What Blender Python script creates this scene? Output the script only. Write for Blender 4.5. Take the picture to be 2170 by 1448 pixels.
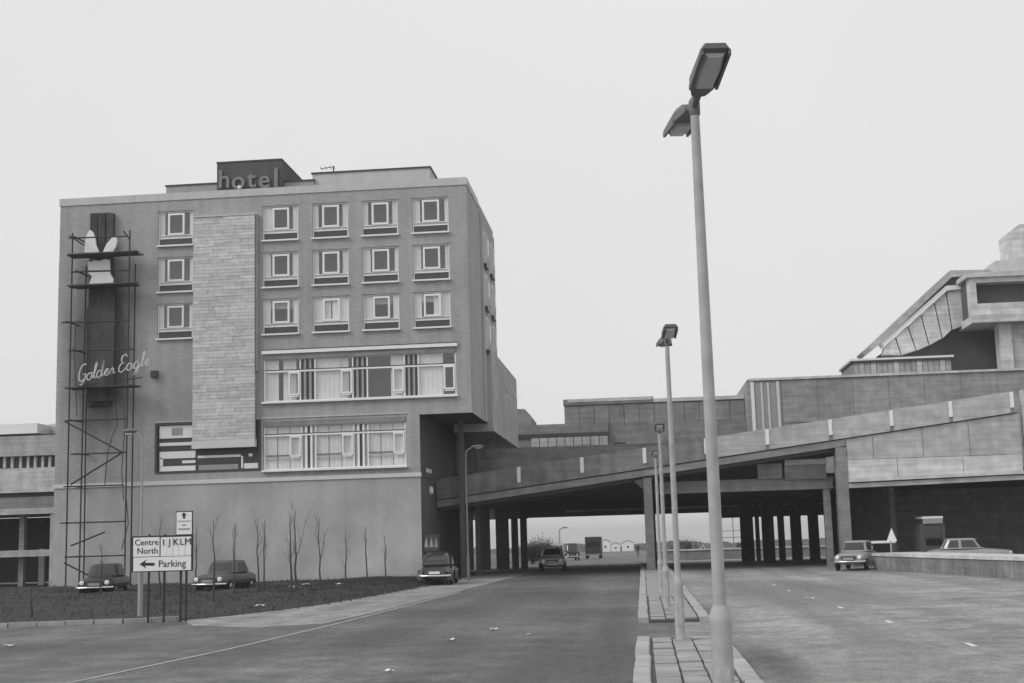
import bpy, math, random
from mathutils import Matrix, Vector, noise as mnoise
R = math.radians
random.seed(7)
for o in list(bpy.data.objects):
    bpy.data.objects.remove(o)
scene = bpy.context.scene
col = scene.collection

# ------------------------------------------------------------------ camera
EYE = 2.0
F_PX, W_PX, H_PX = 2803.35, 2170.0, 1448.0
ROT = Matrix(((0.99483247, 0.04264523, 0.09213983),
              (0.0973732, -0.14372821, -0.98481504),
              (-0.02875457, 0.98869792, -0.147138)))
cam_d = bpy.data.cameras.new('camera')
cam_d.sensor_fit = 'HORIZONTAL'
cam_d.sensor_width = 36.0
cam_d.lens = 36.0 * F_PX / W_PX
cam_d.clip_start = 0.1
cam_d.clip_end = 9000
cam = bpy.data.objects.new('camera', cam_d)
col.objects.link(cam)
cam.matrix_world = Matrix.Translation((0, 0, EYE)) @ ROT.to_4x4()
scene.camera = cam

# ------------------------------------------------------------------ overcast sky, soft sun
world = bpy.data.worlds.new('World')
scene.world = world
world.use_nodes = True
wn, wl = world.node_tree.nodes, world.node_tree.links
wn.clear()
SUN_EL, SUN_AZ = R(38), R(238)      # azimuth from +Y clockwise: behind the camera, to the left
sky = wn.new('ShaderNodeTexSky')
sky.sky_type = 'NISHITA'
sky.sun_disc = False
sky.sun_elevation = SUN_EL
sky.sun_rotation = SUN_AZ
sky.dust_density = 6.0
bw = wn.new('ShaderNodeRGBToBW')                 # monochrome photograph: only the sky's luminance
mul = wn.new('ShaderNodeMath'); mul.operation = 'MULTIPLY'; mul.inputs[1].default_value = 1.0
mix = wn.new('ShaderNodeMix'); mix.data_type = 'RGBA'
mix.inputs[0].default_value = 0.93               # closed cloud cover over the clear sky
wtc = wn.new('ShaderNodeTexCoord'); wnz = wn.new('ShaderNodeTexNoise'); wnz.inputs['Scale'].default_value = 1.6; wnz.inputs['Detail'].default_value = 4
wmr = wn.new('ShaderNodeMapRange'); wmr.inputs[1].default_value = .25; wmr.inputs[2].default_value = .75; wmr.inputs[3].default_value = 7.75; wmr.inputs[4].default_value = 8.75
wl.new(wtc.outputs['Generated'], wnz.inputs['Vector']); wl.new(wnz.outputs[0], wmr.inputs[0]); wl.new(wmr.outputs[0], mix.inputs[7])
bg = wn.new('ShaderNodeBackground'); bg.inputs[1].default_value = 0.1
wo = wn.new('ShaderNodeOutputWorld')
wl.new(sky.outputs[0], bw.inputs[0]); wl.new(bw.outputs[0], mul.inputs[0])
wl.new(mul.outputs[0], mix.inputs[6]); wl.new(mix.outputs[2], bg.inputs[0]); wl.new(bg.outputs[0], wo.inputs[0])
sun_d = bpy.data.lights.new('sun', 'SUN')
sun_d.energy = 1.4
sun_d.angle = R(25)
sun_d.color = (1, 1, 1)
sun = bpy.data.objects.new('sun', sun_d)
col.objects.link(sun)
sd = Vector((math.sin(SUN_AZ) * math.cos(SUN_EL), math.cos(SUN_AZ) * math.cos(SUN_EL), math.sin(SUN_EL)))
sun.rotation_euler = sd.to_track_quat('Z', 'Y').to_euler()
vs = scene.view_settings
vs.view_transform = 'Standard'; vs.look = 'None'; vs.gamma = 1; vs.exposure = 0.0
vs.use_curve_mapping = False

# ------------------------------------------------------------------ helpers
def ray(px, py):
    return ROT @ Vector(((px - W_PX / 2) / F_PX, -(py - H_PX / 2) / F_PX, -1))
def at(px, py, Y):
    d = ray(px, py); return d * (Y / d.y) + Vector((0, 0, EYE))
def atX(px, py, X):
    d = ray(px, py); return d * (X / d.x) + Vector((0, 0, EYE))
def gnd(px, py, z=0.0):
    d = ray(px, py); return d * ((z - EYE) / d.z) + Vector((0, 0, EYE))
def gz(y):
    return 0.0 if y < 85 else -0.01 * (y - 85)

class MB:
    def __init__(s): s.v = []; s.f = []; s.smooth = []
    def add(s, vs, fs, smooth=False):
        n = len(s.v); s.v += [tuple(p) for p in vs]
        for f in fs: s.f.append(tuple(i + n for i in f)); s.smooth.append(smooth)
        return s
    def box(s, x0, x1, y0, y1, z0, z1):
        return s.add([(x0, y0, z0), (x1, y0, z0), (x1, y1, z0), (x0, y1, z0), (x0, y0, z1), (x1, y0, z1), (x1, y1, z1), (x0, y1, z1)],
                     [(0, 3, 2, 1), (4, 5, 6, 7), (0, 1, 5, 4), (1, 2, 6, 5), (2, 3, 7, 6), (3, 0, 4, 7)])
    def prism(s, poly, y0, y1):                     # polygon in x, z pushed along y
        n = len(poly)
        a = sum(poly[i][0] * poly[(i + 1) % n][1] - poly[(i + 1) % n][0] * poly[i][1] for i in range(n))
        if a < 0: poly = poly[::-1]
        vs = [(x, y0, z) for x, z in poly] + [(x, y1, z) for x, z in poly]
        fs = [tuple(range(n)), tuple(range(2 * n - 1, n - 1, -1))]
        for i in range(n):
            j = (i + 1) % n; fs.append((j, i, n + i, n + j))
        return s.add(vs, fs)
    def slab(s, poly, z0, z1):                      # polygon in x, y pushed along z
        n = len(poly)
        a = sum(poly[i][0] * poly[(i + 1) % n][1] - poly[(i + 1) % n][0] * poly[i][1] for i in range(n))
        if a < 0: poly = poly[::-1]
        vs = [(x, y, z0) for x, y in poly] + [(x, y, z1) for x, y in poly]
        fs = [tuple(range(n - 1, -1, -1)), tuple(range(n, 2 * n))]
        for i in range(n):
            j = (i + 1) % n; fs.append((i, j, n + j, n + i))
        return s.add(vs, fs)
    def tube(s, pts, rad, n=8, cap=True):
        pts = [Vector(p) for p in pts]
        if not hasattr(rad, '__len__'): rad = [rad] * len(pts)
        vs, fs = [], []
        up = None
        for i, p in enumerate(pts):
            t = (pts[min(i + 1, len(pts) - 1)] - pts[max(i - 1, 0)]).normalized()
            if up is None:
                up = Vector((0, 0, 1)) if abs(t.z) < .9 else Vector((1, 0, 0))
            a = t.cross(up).normalized(); b = a.cross(t).normalized(); up = b
            for k in range(n):
                th = 2 * math.pi * k / n
                vs.append(p + (a * math.cos(th) + b * math.sin(th)) * rad[i])
        for i in range(len(pts) - 1):
            for k in range(n):
                q = (k + 1) % n
                fs.append((i * n + k, i * n + q, (i + 1) * n + q, (i + 1) * n + k))
        s.add(vs, fs, True)
        if cap:
            s.add(vs[:n], [tuple(range(n - 1, -1, -1))]); s.add(vs[-n:], [tuple(range(n))])
        return s
    def lathe(s, prof, c=(0, 0, 0), n=16, axis='z'):
        vs, fs = [], []
        for r, h in prof:
            for k in range(n):
                a = 2 * math.pi * k / n; p = (r * math.cos(a), r * math.sin(a), h)
                if axis == 'y': p = (p[0], p[2], p[1])
                if axis == 'x': p = (p[2], p[0], p[1])
                vs.append((p[0] + c[0], p[1] + c[1], p[2] + c[2]))
        for i in range(len(prof) - 1):
            for k in range(n):
                q = (k + 1) % n; fs.append((i * n + k, i * n + q, (i + 1) * n + q, (i + 1) * n + k))
        s.add(vs, fs, True)
        s.add(vs[:n], [tuple(range(n - 1, -1, -1))]); return s.add(vs[-n:], [tuple(range(n))])
    def rings(s, rings, closed=True, cap=True, smooth=True):
        n = len(rings[0]); vs = [p for r in rings for p in r]; fs = []
        for i in range(len(rings) - 1):
            for k in range(n if closed else n - 1):
                q = (k + 1) % n; fs.append((i * n + k, i * n + q, (i + 1) * n + q, (i + 1) * n + k))
        s.add(vs, fs, smooth)
        if cap:
            s.add(vs[:n], [tuple(range(n - 1, -1, -1))]); s.add(vs[-n:], [tuple(range(n))])
        return s
    def grid(s, fn, nu, nv, smooth=True):
        vs = [fn(i / nu, j / nv) for j in range(nv + 1) for i in range(nu + 1)]
        fs = [(j * (nu + 1) + i, j * (nu + 1) + i + 1, (j + 1) * (nu + 1) + i + 1, (j + 1) * (nu + 1) + i) for j in range(nv) for i in range(nu)]
        return s.add(vs, fs, smooth)
    def mesh(s, name, mat, off=(0, 0, 0)):
        me = bpy.data.meshes.new(name)
        me.from_pydata([(x - off[0], y - off[1], z - off[2]) for x, y, z in s.v], [], s.f)
        me.polygons.foreach_set('use_smooth', s.smooth)
        me.materials.append(M[mat]); me.update()
        return me
    def build(s, name, mat, parent=None, local=False, loc=None):
        off = (0, 0, 0) if local else wpos(parent)
        if loc is not None:
            off = tuple(off[i] + loc[i] for i in range(3))
        me = s.mesh(name, mat, off)
        return place(name, me, parent, loc)

WP = {}
def wpos(o):
    return WP.get(o.name, (0, 0, 0)) if o else (0, 0, 0)
def place(name, me, parent=None, loc=None, rz=None):
    o = bpy.data.objects.new(name, me); col.objects.link(o); o.parent = parent
    if loc is not None: o.location = loc
    if rz: o.rotation_euler = (0, 0, rz)
    p = wpos(parent); l = loc or (0, 0, 0)
    WP[o.name] = (p[0] + l[0], p[1] + l[1], p[2] + l[2])
    return o
def tag(o, label=None, cat=None, group=None, kind=None):
    if label: o['label'] = label
    if cat: o['category'] = cat
    if group: o['group'] = group
    if kind: o['kind'] = kind
    return o
def thing(name, loc, label, cat, group=None, rz=0):
    o = bpy.data.objects.new(name, None); col.objects.link(o)
    o.empty_display_size = .3
    o.location = loc; o.rotation_euler = (0, 0, rz); WP[o.name] = tuple(loc)
    return tag(o, label, cat, group)
def text_mesh(body, size, mat, depth=.02, shear=0.0, align='CENTER', offset=0.0):
    c = bpy.data.curves.new('lettering', 'FONT'); c.body = body; c.size = size; c.extrude = depth; c.shear = shear; c.offset = offset
    c.align_x = align; c.align_y = 'CENTER'; c.resolution_u = 3
    o = bpy.data.objects.new('lettering', c); col.objects.link(o)
    dg = bpy.context.evaluated_depsgraph_get(); dg.update()
    me = bpy.data.meshes.new_from_object(o.evaluated_get(dg))
    bpy.data.objects.remove(o)
    me.transform(Matrix.Rotation(R(90), 4, 'X'))
    me.materials.clear(); me.materials.append(M[mat])
    return me

# ------------------------------------------------------------------ materials (all grey: a black and white photograph)
M = {}
def mat(name, val, rough=.8, var=.15, scale=2.0, bump=0.0, bscale=30.0, metal=0.0, spec=.3, streak=0.0, rand=0.0, extra=None, detail=5):
    m = bpy.data.materials.new(name); m.use_nodes = True; M[name] = m
    nt = m.node_tree; n, l = nt.nodes, nt.links
    b = n['Principled BSDF']
    b.inputs['Roughness'].default_value = rough
    b.inputs['Metallic'].default_value = metal
    b.inputs['Specular IOR Level'].default_value = spec
    tc = n.new('ShaderNodeTexCoord')
    out = None
    def mathn(op, a, bb):
        q = n.new('ShaderNodeMath'); q.operation = op
        for i, x in enumerate((a, bb)):
            if isinstance(x, (int, float)): q.inputs[i].default_value = x
            else: l.new(x, q.inputs[i])
        return q.outputs[0]
    nz = n.new('ShaderNodeTexNoise'); nz.inputs['Scale'].default_value = scale; nz.inputs['Detail'].default_value = detail
    nz.inputs['Roughness'].default_value = .6
    l.new(tc.outputs['Object'], nz.inputs['Vector'])
    fac = mathn('ADD', mathn('MULTIPLY', mathn('SUBTRACT', nz.outputs[0], .5), var * 2.4), 1.0)
    if streak:
        mp = n.new('ShaderNodeMapping'); mp.inputs['Scale'].default_value = (1.6, 1.6, .09)
        l.new(tc.outputs['Object'], mp.inputs[0])
        n2 = n.new('ShaderNodeTexNoise'); n2.inputs['Scale'].default_value = 1.5; n2.inputs['Detail'].default_value = 4
        l.new(mp.outputs[0], n2.inputs['Vector'])
        fac = mathn('MULTIPLY', fac, mathn('ADD', mathn('MULTIPLY', mathn('SUBTRACT', n2.outputs[0], .5), streak * 2.4), 1.0))
    if rand:
        oi = n.new('ShaderNodeObjectInfo')
        fac = mathn('MULTIPLY', fac, mathn('ADD', mathn('MULTIPLY', mathn('SUBTRACT', oi.outputs['Random'], .5), rand * 2), 1.0))
    if extra: fac = extra(n, l, tc, fac, mathn)
    v = mathn('MULTIPLY', fac, val)
    cc = n.new('ShaderNodeCombineColor')
    for i in range(3): l.new(v, cc.inputs[i])
    l.new(cc.outputs[0], b.inputs['Base Color'])
    if bump:
        n3 = n.new('ShaderNodeTexNoise'); n3.inputs['Scale'].default_value = bscale; n3.inputs['Detail'].default_value = 4
        l.new(tc.outputs['Object'], n3.inputs['Vector'])
        bp = n.new('ShaderNodeBump'); bp.inputs['Strength'].default_value = bump; bp.inputs['Distance'].default_value = .03
        l.new(n3.outputs[0], bp.inputs['Height']); l.new(bp.outputs[0], b.inputs['Normal'])
    return m

def road_extra(n, l, tc, fac, mathn):
    # worn wheel tracks along the road, blotches, fine speckle
    def nz(sc, scale, det):
        mp = n.new('ShaderNodeMapping'); mp.inputs['Scale'].default_value = sc; l.new(tc.outputs['Object'], mp.inputs[0])
        t = n.new('ShaderNodeTexNoise'); t.inputs['Scale'].default_value = scale; t.inputs['Detail'].default_value = det; l.new(mp.outputs[0], t.inputs['Vector'])
        return t.outputs[0]
    for o, k in ((nz((1, .07, 1), .7, 3), 1.1), (nz((1, 1, 1), .9, 9), 1.2), (nz((1, .45, 1), 5, 8), 1.0), (nz((1, .4, 1), 22, 3), 1.2)):
        fac = mathn('MULTIPLY', fac, mathn('ADD', mathn('MULTIPLY', mathn('SUBTRACT', o, .5), k), 1.0))
    return fac

def concrete_extra(n, l, tc, fac, mathn):
    # board marks left by the shuttering, damp blotches, pale runs
    def nz(sc, scale, det):
        mp = n.new('ShaderNodeMapping'); mp.inputs['Scale'].default_value = sc; l.new(tc.outputs['Object'], mp.inputs[0])
        t = n.new('ShaderNodeTexNoise'); t.inputs['Scale'].default_value = scale; t.inputs['Detail'].default_value = det; l.new(mp.outputs[0], t.inputs['Vector'])
        return t.outputs[0]
    for o, k in ((nz((.06, .06, 1), 5, 4), .75), (nz((1, 1, 1), 1.6, 9), .8), (nz((1, 1, 1), 14, 4), .4)):
        fac = mathn('MULTIPLY', fac, mathn('ADD', mathn('MULTIPLY', mathn('SUBTRACT', o, .5), k), 1.0))
    return fac

def soft_stains(blobs):
    def fn(n, l, tc, fac, mathn):
        fac = road_extra(n, l, tc, fac, mathn)
        sx = n.new('ShaderNodeSeparateXYZ'); l.new(tc.outputs['Object'], sx.inputs[0])
        t = n.new('ShaderNodeTexNoise'); t.inputs['Scale'].default_value = .9; t.inputs['Detail'].default_value = 6; l.new(tc.outputs['Object'], t.inputs['Vector'])
        nv = mathn('MULTIPLY', mathn('SUBTRACT', t.outputs[0], .5), 2.6)
        for cx, cy, rx, ry, k in blobs:
            a = mathn('POWER', mathn('ABSOLUTE', mathn('DIVIDE', mathn('SUBTRACT', sx.outputs[0], cx), rx), 0), 2.0)
            b = mathn('POWER', mathn('ABSOLUTE', mathn('DIVIDE', mathn('SUBTRACT', sx.outputs[1], cy), ry), 0), 2.0)
            m = mathn('ADD', mathn('SUBTRACT', mathn('SUBTRACT', 1.0, a), b), nv)
            m = mathn('MINIMUM', mathn('MAXIMUM', mathn('MULTIPLY', m, .9), 0.0), 1.0)
            fac = mathn('MULTIPLY', fac, mathn('SUBTRACT', 1.0, mathn('MULTIPLY', m, k)))
        return fac
    return fn

def hotel_extra(n, l, tc, fac, mathn):
    sx = n.new('ShaderNodeSeparateXYZ'); l.new(tc.outputs['Object'], sx.inputs[0])
    mp = n.new('ShaderNodeCombineXYZ'); l.new(mathn('ADD', sx.outputs[0], sx.outputs[1]), mp.inputs[0]); l.new(sx.outputs[2], mp.inputs[1])
    br = n.new('ShaderNodeTexBrick'); br.inputs['Scale'].default_value = 1.0
    br.inputs['Brick Width'].default_value = .23; br.inputs['Row Height'].default_value = .075; br.inputs['Mortar Size'].default_value = .008
    br.inputs['Color1'].default_value = (1, 1, 1, 1); br.inputs['Color2'].default_value = (.84, .84, .84, 1); br.inputs['Mortar'].default_value = (1.15, 1.15, 1.15, 1)
    l.new(mp.outputs[0], br.inputs['Vector'])
    bwv = n.new('ShaderNodeRGBToBW'); l.new(br.outputs[0], bwv.inputs[0])
    fac = mathn('MULTIPLY', fac, bwv.outputs[0])
    # soot and damp streaks on the brickwork round the old sign
    nz = n.new('ShaderNodeTexNoise'); nz.inputs['Scale'].default_value = .55; nz.inputs['Detail'].default_value = 5
    l.new(tc.outputs['Object'], nz.inputs['Vector'])
    cx = mathn('SUBTRACT', 1.0, mathn('DIVIDE', mathn('ABSOLUTE', mathn('ADD', sx.outputs[0], 8.7), 0), 2.3))
    cz = mathn('SUBTRACT', 1.0, mathn('DIVIDE', mathn('ABSOLUTE', mathn('SUBTRACT', sx.outputs[2], 12.5), 0), 6.0))
    mk = mathn('MULTIPLY', mathn('MAXIMUM', cx, 0.0), mathn('MAXIMUM', cz, 0.0))
    mk = mathn('MULTIPLY', mathn('MULTIPLY', mk, 2.6), mathn('MULTIPLY', nz.outputs[0], 1.25))
    mk = mathn('MINIMUM', mk, .62)
    return mathn('MULTIPLY', fac, mathn('SUBTRACT', 1.0, mk))

mat('hotel_wall', .37, .9, .22, .3, .25, 25, streak=.2, extra=hotel_extra)
mat('hotel_base', .41, .9, .5, .28, .2, 18, streak=.11)
mat('coping', .52, .85, .15, 1.5, streak=.1)
mat('stone', .56, .9, .3, 4, .6, 22, rand=.14)
mat('mortar', .4, .95, .15, 6)
mat('white_paint', .82, .45, .06, 2, spec=.4)
mat('offwhite', .62, .7, .1, 2)
mat('dark_panel', .055, .35, .15, 3, spec=.5)
mat('dark_frame', .07, .5, .1, 3)
mat('curtain', .8, .9, .06, 3, rand=.06)
mat('curtain_dim', .5, .9, .2, 2, rand=.2)
mat('interior', .62, .9, .2, .6)
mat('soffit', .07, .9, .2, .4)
mat('roofing', .22, .9, .15, .6)
mat('concrete', .43, .88, .16, .5, .2, 12, streak=.16, rand=.05, extra=concrete_extra)
mat('concrete_weathered_shade', .21, .9, .3, .4, .2, 12, streak=.3, rand=.12, extra=concrete_extra)  # weathered grey; on the left parapet it carries the hotel's shadow as colour
mat('concrete_block', .31, .9, .25, .5, .2, 12, streak=.2, rand=.06, extra=concrete_extra)
mat('concrete_light', .56, .85, .14, .7, .2, 12, streak=.16, rand=.06, extra=concrete_extra)
mat('concrete_mid', .25, .88, .18, .5, .2, 12, streak=.16, rand=.06, extra=concrete_extra)
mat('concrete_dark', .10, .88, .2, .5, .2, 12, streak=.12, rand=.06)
mat('asphalt_left', .122, .7, .9, .12, .45, 40, spec=.35, detail=8, extra=soft_stains([(-.7, 27, .55, 13, .38), (-4.5, 52, 2.4, 26, .28), (-1.6, 20, .9, 4, .3), (-5.5, 19, 3.2, 5, -.35), (-14, 27, 6, 2.0, .3), (-2.5, 36, 1.2, 6, .2)]))
mat('asphalt_right', .265, .7, .6, .1, .45, 40, spec=.35, detail=8, extra=soft_stains([(1.8, 21, .62, 4.2, .62), (1.7, 34, .4, 6, .35), (5, 46, 3.5, 12, .3), (4.2, 27, 1.2, 7, .18), (9, 30, 4, 16, -.16)]))
mat('asphalt_patch', .085, .7, .2, 1.2, .3, 60)
mat('pavement', .27, .85, .3, .3, .3, 40, detail=7, extra=road_extra)
mat('gutter_dirt', .1, .75, .5, .8, .4, 40, detail=8, extra=road_extra)
mat('slab', .32, .85, .35, 3, .3, 30, rand=.12)
mat('kerb', .38, .85, .3, 3, .3, 30, rand=.1)
mat('joint_dirt', .10, .95, .3, 5)
mat('road_paint', .7, .7, .25, 6)
mat('grass', .052, .95, .5, .8, .8, 14)
mat('grass_blade', .06, .9, .3, 3)
mat('earth', .08, .95, .3, .2, .3, 4)
mat('far_field', .10, .95, .35, .02)
mat('bark', .07, .9, .25, 12)
mat('twig', .19, .9, .2, 12)
mat('steel', .32, .5, .12, 4, spec=.5)
mat('pole_paint', .40, .55, .3, 5, .15, 30, streak=.25)
mat('lamp_case', .15, .5, .15, 6)
mat('lamp_lens', .5, .25, .1, 4, spec=.6)
mat('scaffold', .05, .6, .3, 6, metal=.2)
mat('sooty_board', .075, .9, .7, 1.2, .3, 10, streak=.8)
mat('plank', .10, .9, .25, 3)
mat('sign_white', .80, .5, .05, 3)
mat('sign_black', .03, .5, .1, 3)
mat('sign_grey', .33, .6, .1, 3)
mat('neon_tube', .6, .3, .1, 3)
mat('letter_grey', .22, .6, .12, 3)
mat('paint_dark', .035, .25, .1, 2, spec=.6)
mat('paint_grey', .09, .25, .1, 2, spec=.6)
mat('paint_pale', .60, .3, .08, 2, spec=.6)
mat('paint_silver', .42, .3, .1, 2, spec=.6)
mat('paint_mid', .28, .3, .1, 2, spec=.6)
mat('chrome', .75, .18, .05, 3, metal=1.0)
mat('tyre', .025, .9, .1, 4)
mat('car_glass', .02, .06, .05, 2, spec=.9)
mat('headlamp', .85, .12, .03, 3, spec=.8)
mat('tail_lamp', .18, .2, .05, 3, spec=.7)
mat('cloth_dark', .05, .9, .2, 8)
mat('skin', .4, .6, .1, 8)
mat('foliage', .055, .9, .35, 2)
def glass(name, refl):
    m = bpy.data.materials.new(name); m.use_nodes = True; M[name] = m
    n, l = m.node_tree.nodes, m.node_tree.links
    n.remove(n['Principled BSDF'])
    t = n.new('ShaderNodeBsdfTransparent'); t.inputs[0].default_value = (.97, .97, .97, 1)
    g = n.new('ShaderNodeBsdfGlossy'); g.inputs['Roughness'].default_value = .03
    lw = n.new('ShaderNodeLayerWeight'); fr = n.new('ShaderNodeMath'); fr.operation = 'POWER'; fr.inputs[1].default_value = 4.0; l.new(lw.outputs['Facing'], fr.inputs[0])
    ad = n.new('ShaderNodeMath'); ad.operation = 'ADD'; ad.inputs[1].default_value = refl; ad.use_clamp = True
    mx = n.new('ShaderNodeMixShader')
    l.new(fr.outputs[0], ad.inputs[0]); l.new(ad.outputs[0], mx.inputs[0]); l.new(t.outputs[0], mx.inputs[1]); l.new(g.outputs[0], mx.inputs[2])
    l.new(mx.outputs[0], n['Material Output'].inputs[0])
glass('pane_glass', .15)

# ------------------------------------------------------------------ ground, roads, median
def sheet(name, mt, pts, z=0.0, follow=True, step=None):
    m = MB(); m.add([(x, y, (gz(y) if follow else 0) + z) for x, y in pts], [tuple(range(len(pts)))])
    return tag(m.build(name, mt), kind='structure')
m = MB()
ys = [-60, 0, 40, 85, 140, 300, 700, 1500, 3000, 6000]
xs = [-3000, -600, -150, -60, -20, 0, 20, 60, 150, 600, 3000]
m.add([(x, y, gz(y) - .03) for y in ys for x in xs], [(j * 11 + i, j * 11 + i + 1, (j + 1) * 11 + i + 1, (j + 1) * 11 + i) for j in range(9) for i in range(10)])
tag(m.build('ground', 'far_field'), kind='structure')

MED0, MED1 = -.2, 1.45
def strip(name, mt, x0, x1, y0, y1, z):
    m = MB(); yy = [y0] + [y for y in (85, 140, 300) if y0 < y < y1] + [y1]
    m.add([(x, y, gz(y) + z) for y in yy for x in (x0, x1)], [(2 * j, 2 * j + 1, 2 * j + 3, 2 * j + 2) for j in range(len(yy) - 1)])
    return tag(m.build(name, mt), kind='structure')
strip('road', 'asphalt_left', -60, .62, -20, 36, 0.0)
strip('road', 'asphalt_left', -12.5, .62, 36, 400, 0.0)
strip('road', 'asphalt_right', .62, 60, -20, 72, 0.002)
strip('road', 'asphalt_right', .62, 16, 72, 400, 0.002)
# the pale footway that follows the verge past the hotel
edge = [(-60, 32.6), (-30, 34.2), (-17.5, 35.3), (-14.6, 35.9), (-13, 36.7), (-12.1, 38.2), (-11.3, 41), (-10.7, 44), (-10.2, 50), (-9.85, 58), (-9.5, 67)]
def along(pts, n):
    L = [0]
    for a, b in zip(pts, pts[1:]): L.append(L[-1] + math.dist(a, b))
    out = []
    for k in range(n + 1):
        s = L[-1] * k / n; i = max(j for j in range(len(pts) - 1) if L[j] <= s + 1e-9)
        t = (s - L[i]) / (L[i + 1] - L[i]); a, b = pts[i], pts[i + 1]
        out.append((a[0] + (b[0] - a[0]) * t, a[1] + (b[1] - a[1]) * t))
    return out
pv = [(-12.9, 36.5), (-12.1, 38.2), (-11.3, 41), (-10.7, 44), (-10.2, 50), (-9.85, 58), (-9.5, 67), (-9.5, 78), (-6.4, 78), (-6.9, 66), (-7.3, 52), (-7.7, 40), (-8.1, 33.5), (-9.6, 32.6), (-11.6, 33.8)]
sheet('pavement', 'pavement', pv, .006)
# worn pale line along the edge of the side road
ln = [(-9.6, 18.0), (-8.85, 20.0), (-8.2, 26), (-7.8, 32.5), (-7.5, 40), (-7.15, 52)]
m = MB(); q = along(ln, 30)
m.add([(x + d, y, .008) for x, y in q for d in (-.05, .06)], [(2 * j, 2 * j + 1, 2 * j + 3, 2 * j + 2) for j in range(30)])
mat('worn_line', .36, .8, .35, 1.2)
tag(m.build('edge_line', 'worn_line'), kind='structure')
# lane dashes on the right-hand carriageway
for i, (px, py) in enumerate(((1781, 1288), (1884, 1318), (2057, 1367), (1722, 1268), (1672, 1252), (1640, 1240))):
    p = gnd(px, py); m = MB()
    w, lg = (.045, .34) if i < 3 else (.04, .25)
    m.slab([(p.x - w, p.y - lg), (p.x + w, p.y - lg * .9), (p.x + w, p.y + lg), (p.x - w * .8, p.y + lg * .95)], .003, .01)
    tag(m.build('lane_dash', 'road_paint'), kind='structure')

def median(y0, y1, name):
    root = MB().box(MED0 + .02, MED1 - .02, y0 + .02, y1 - .02, -.02, .075).build(name, 'joint_dirt'); tag(root, kind='structure')
    n = int((y1 - y0) / .92); dy = (y1 - y0) / n
    for sx0, sx1 in ((MED0, MED0 + .24), (MED1 - .24, MED1)):
        for k in range(n):
            a = y0 + k * dy; j = random.uniform(-.012, .012); b = .02
            mm = MB().prism([(sx0 + j, -.02), (sx1 + j, -.02), (sx1 + j, .12 - b), (sx1 + j - b, .12), (sx0 + j + b, .12), (sx0 + j, .12 - b)], a + .012, a + dy - .012)
            mm.build('kerb_stone', 'kerb', root)
    w = (MED1 - MED0 - .56) / 3
    dy = .62; n = int((y1 - y0 - .1) / dy); dy = (y1 - y0 - .1) / n
    if y0 > 40: n = 0
    for k in range(n):
        for c in range(3):
            x0 = MED0 + .28 + c * w; a = y0 + .05 + k * dy + (.18 if c == 1 else 0)
            if c == 1 and k == n - 1: continue
            t = random.uniform(-.012, .012)
            mm = MB(); g = .012 + random.uniform(0, .01)
            x1, b = x0 + w - g, a + dy - g
            z = [.105 + t + random.uniform(-.008, .008) for _ in range(4)]
            mm.add([(x0 + g, a + g, .05), (x1, a + g, .05), (x1, b, .05), (x0 + g, b, .05), (x0 + g, a + g, z[0]), (x1, a + g, z[1]), (x1, b, z[2]), (x0 + g, b, z[3])],
                   [(4, 5, 6, 7), (0, 1, 5, 4), (1, 2, 6, 5), (2, 3, 7, 6), (3, 0, 4, 7)])
            mm.build('paving_slab', 'slab', root)
    if y0 > 40:
        MB().box(MED0 + .26, MED1 - .26, y0 + .05, y1 - .05, 0, .11).build('paving', 'slab', root)
median(8.0, 25.4, 'median')
median(30.9, 42.0, 'median')
median(42.02, 90.0, 'median')

# grass verge in front of the hotel
NE, NW = 70, 16
eb = along(edge, NE)
m = MB()
def verge_pt(u, v):
    i = min(int(u * NE + 1e-6), NE); x, y = eb[i]
    ex, ey = -60 + (60 - 9.9) * u ** .8, 67.3
    X, Yv = x + (ex - x) * v, y + (ey - y) * v
    e = min(1, v * 6) * min(1, (1 - v) * 10 + .35)
    z = .015 + e * (.2 + .12 * mnoise.noise((X * .35, Yv * .35, 0)) + .07 * mnoise.noise((X * 1.3, Yv * 1.3, 3)))
    return (X, Yv, z)
m.grid(verge_pt, NE, NW)
verge = tag(m.build('grass_verge', 'grass'), kind='structure')
m = MB()
for k in range(45000):
    u, v = random.random() ** .55, random.random() ** 1.15
    x, y, z = verge_pt(u, v)
    if x < -38: continue
    hh = random.uniform(.03, .11) * (1 + (random.random() < .04) * 1.2); a = random.uniform(0, 6.28); w = random.uniform(.008, .02); dx, dy = math.cos(a) * w, math.sin(a) * w
    x += random.uniform(-.5, .5); lean = random.uniform(-.08, .08)
    m.add([(x - dx, y - dy, z - .03), (x + dx, y + dy, z - .03), (x + lean, y + random.uniform(-.06, .06), z + hh)], [(0, 1, 2)])
tag(m.build('grass', 'grass_blade'), 'rough dark grass covering the verge before the hotel', 'grass', kind='stuff')
# kerb stones at the front of the verge
ks = [p for p in along(edge, 104)]
kroot = None
for a, b in zip(ks, ks[1:]):
    if a[0] < -26 or b[0] > -12.9: continue
    d = Vector((b[0] - a[0], b[1] - a[1])).normalized(); nrm = Vector((d.y, -d.x))
    g = .012
    p0 = Vector(a) + d * g; p1 = Vector(b) - d * g
    mm = MB().slab([tuple(p0), tuple(p1), tuple(p1 + nrm * .2), tuple(p0 + nrm * .2)], -.02, .12 + random.uniform(-.008, .008))
    o = mm.build('verge_kerb' if kroot is None else 'kerb_stone', 'kerb', kroot)
    if kroot is None: kroot = tag(o, kind='structure')

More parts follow.
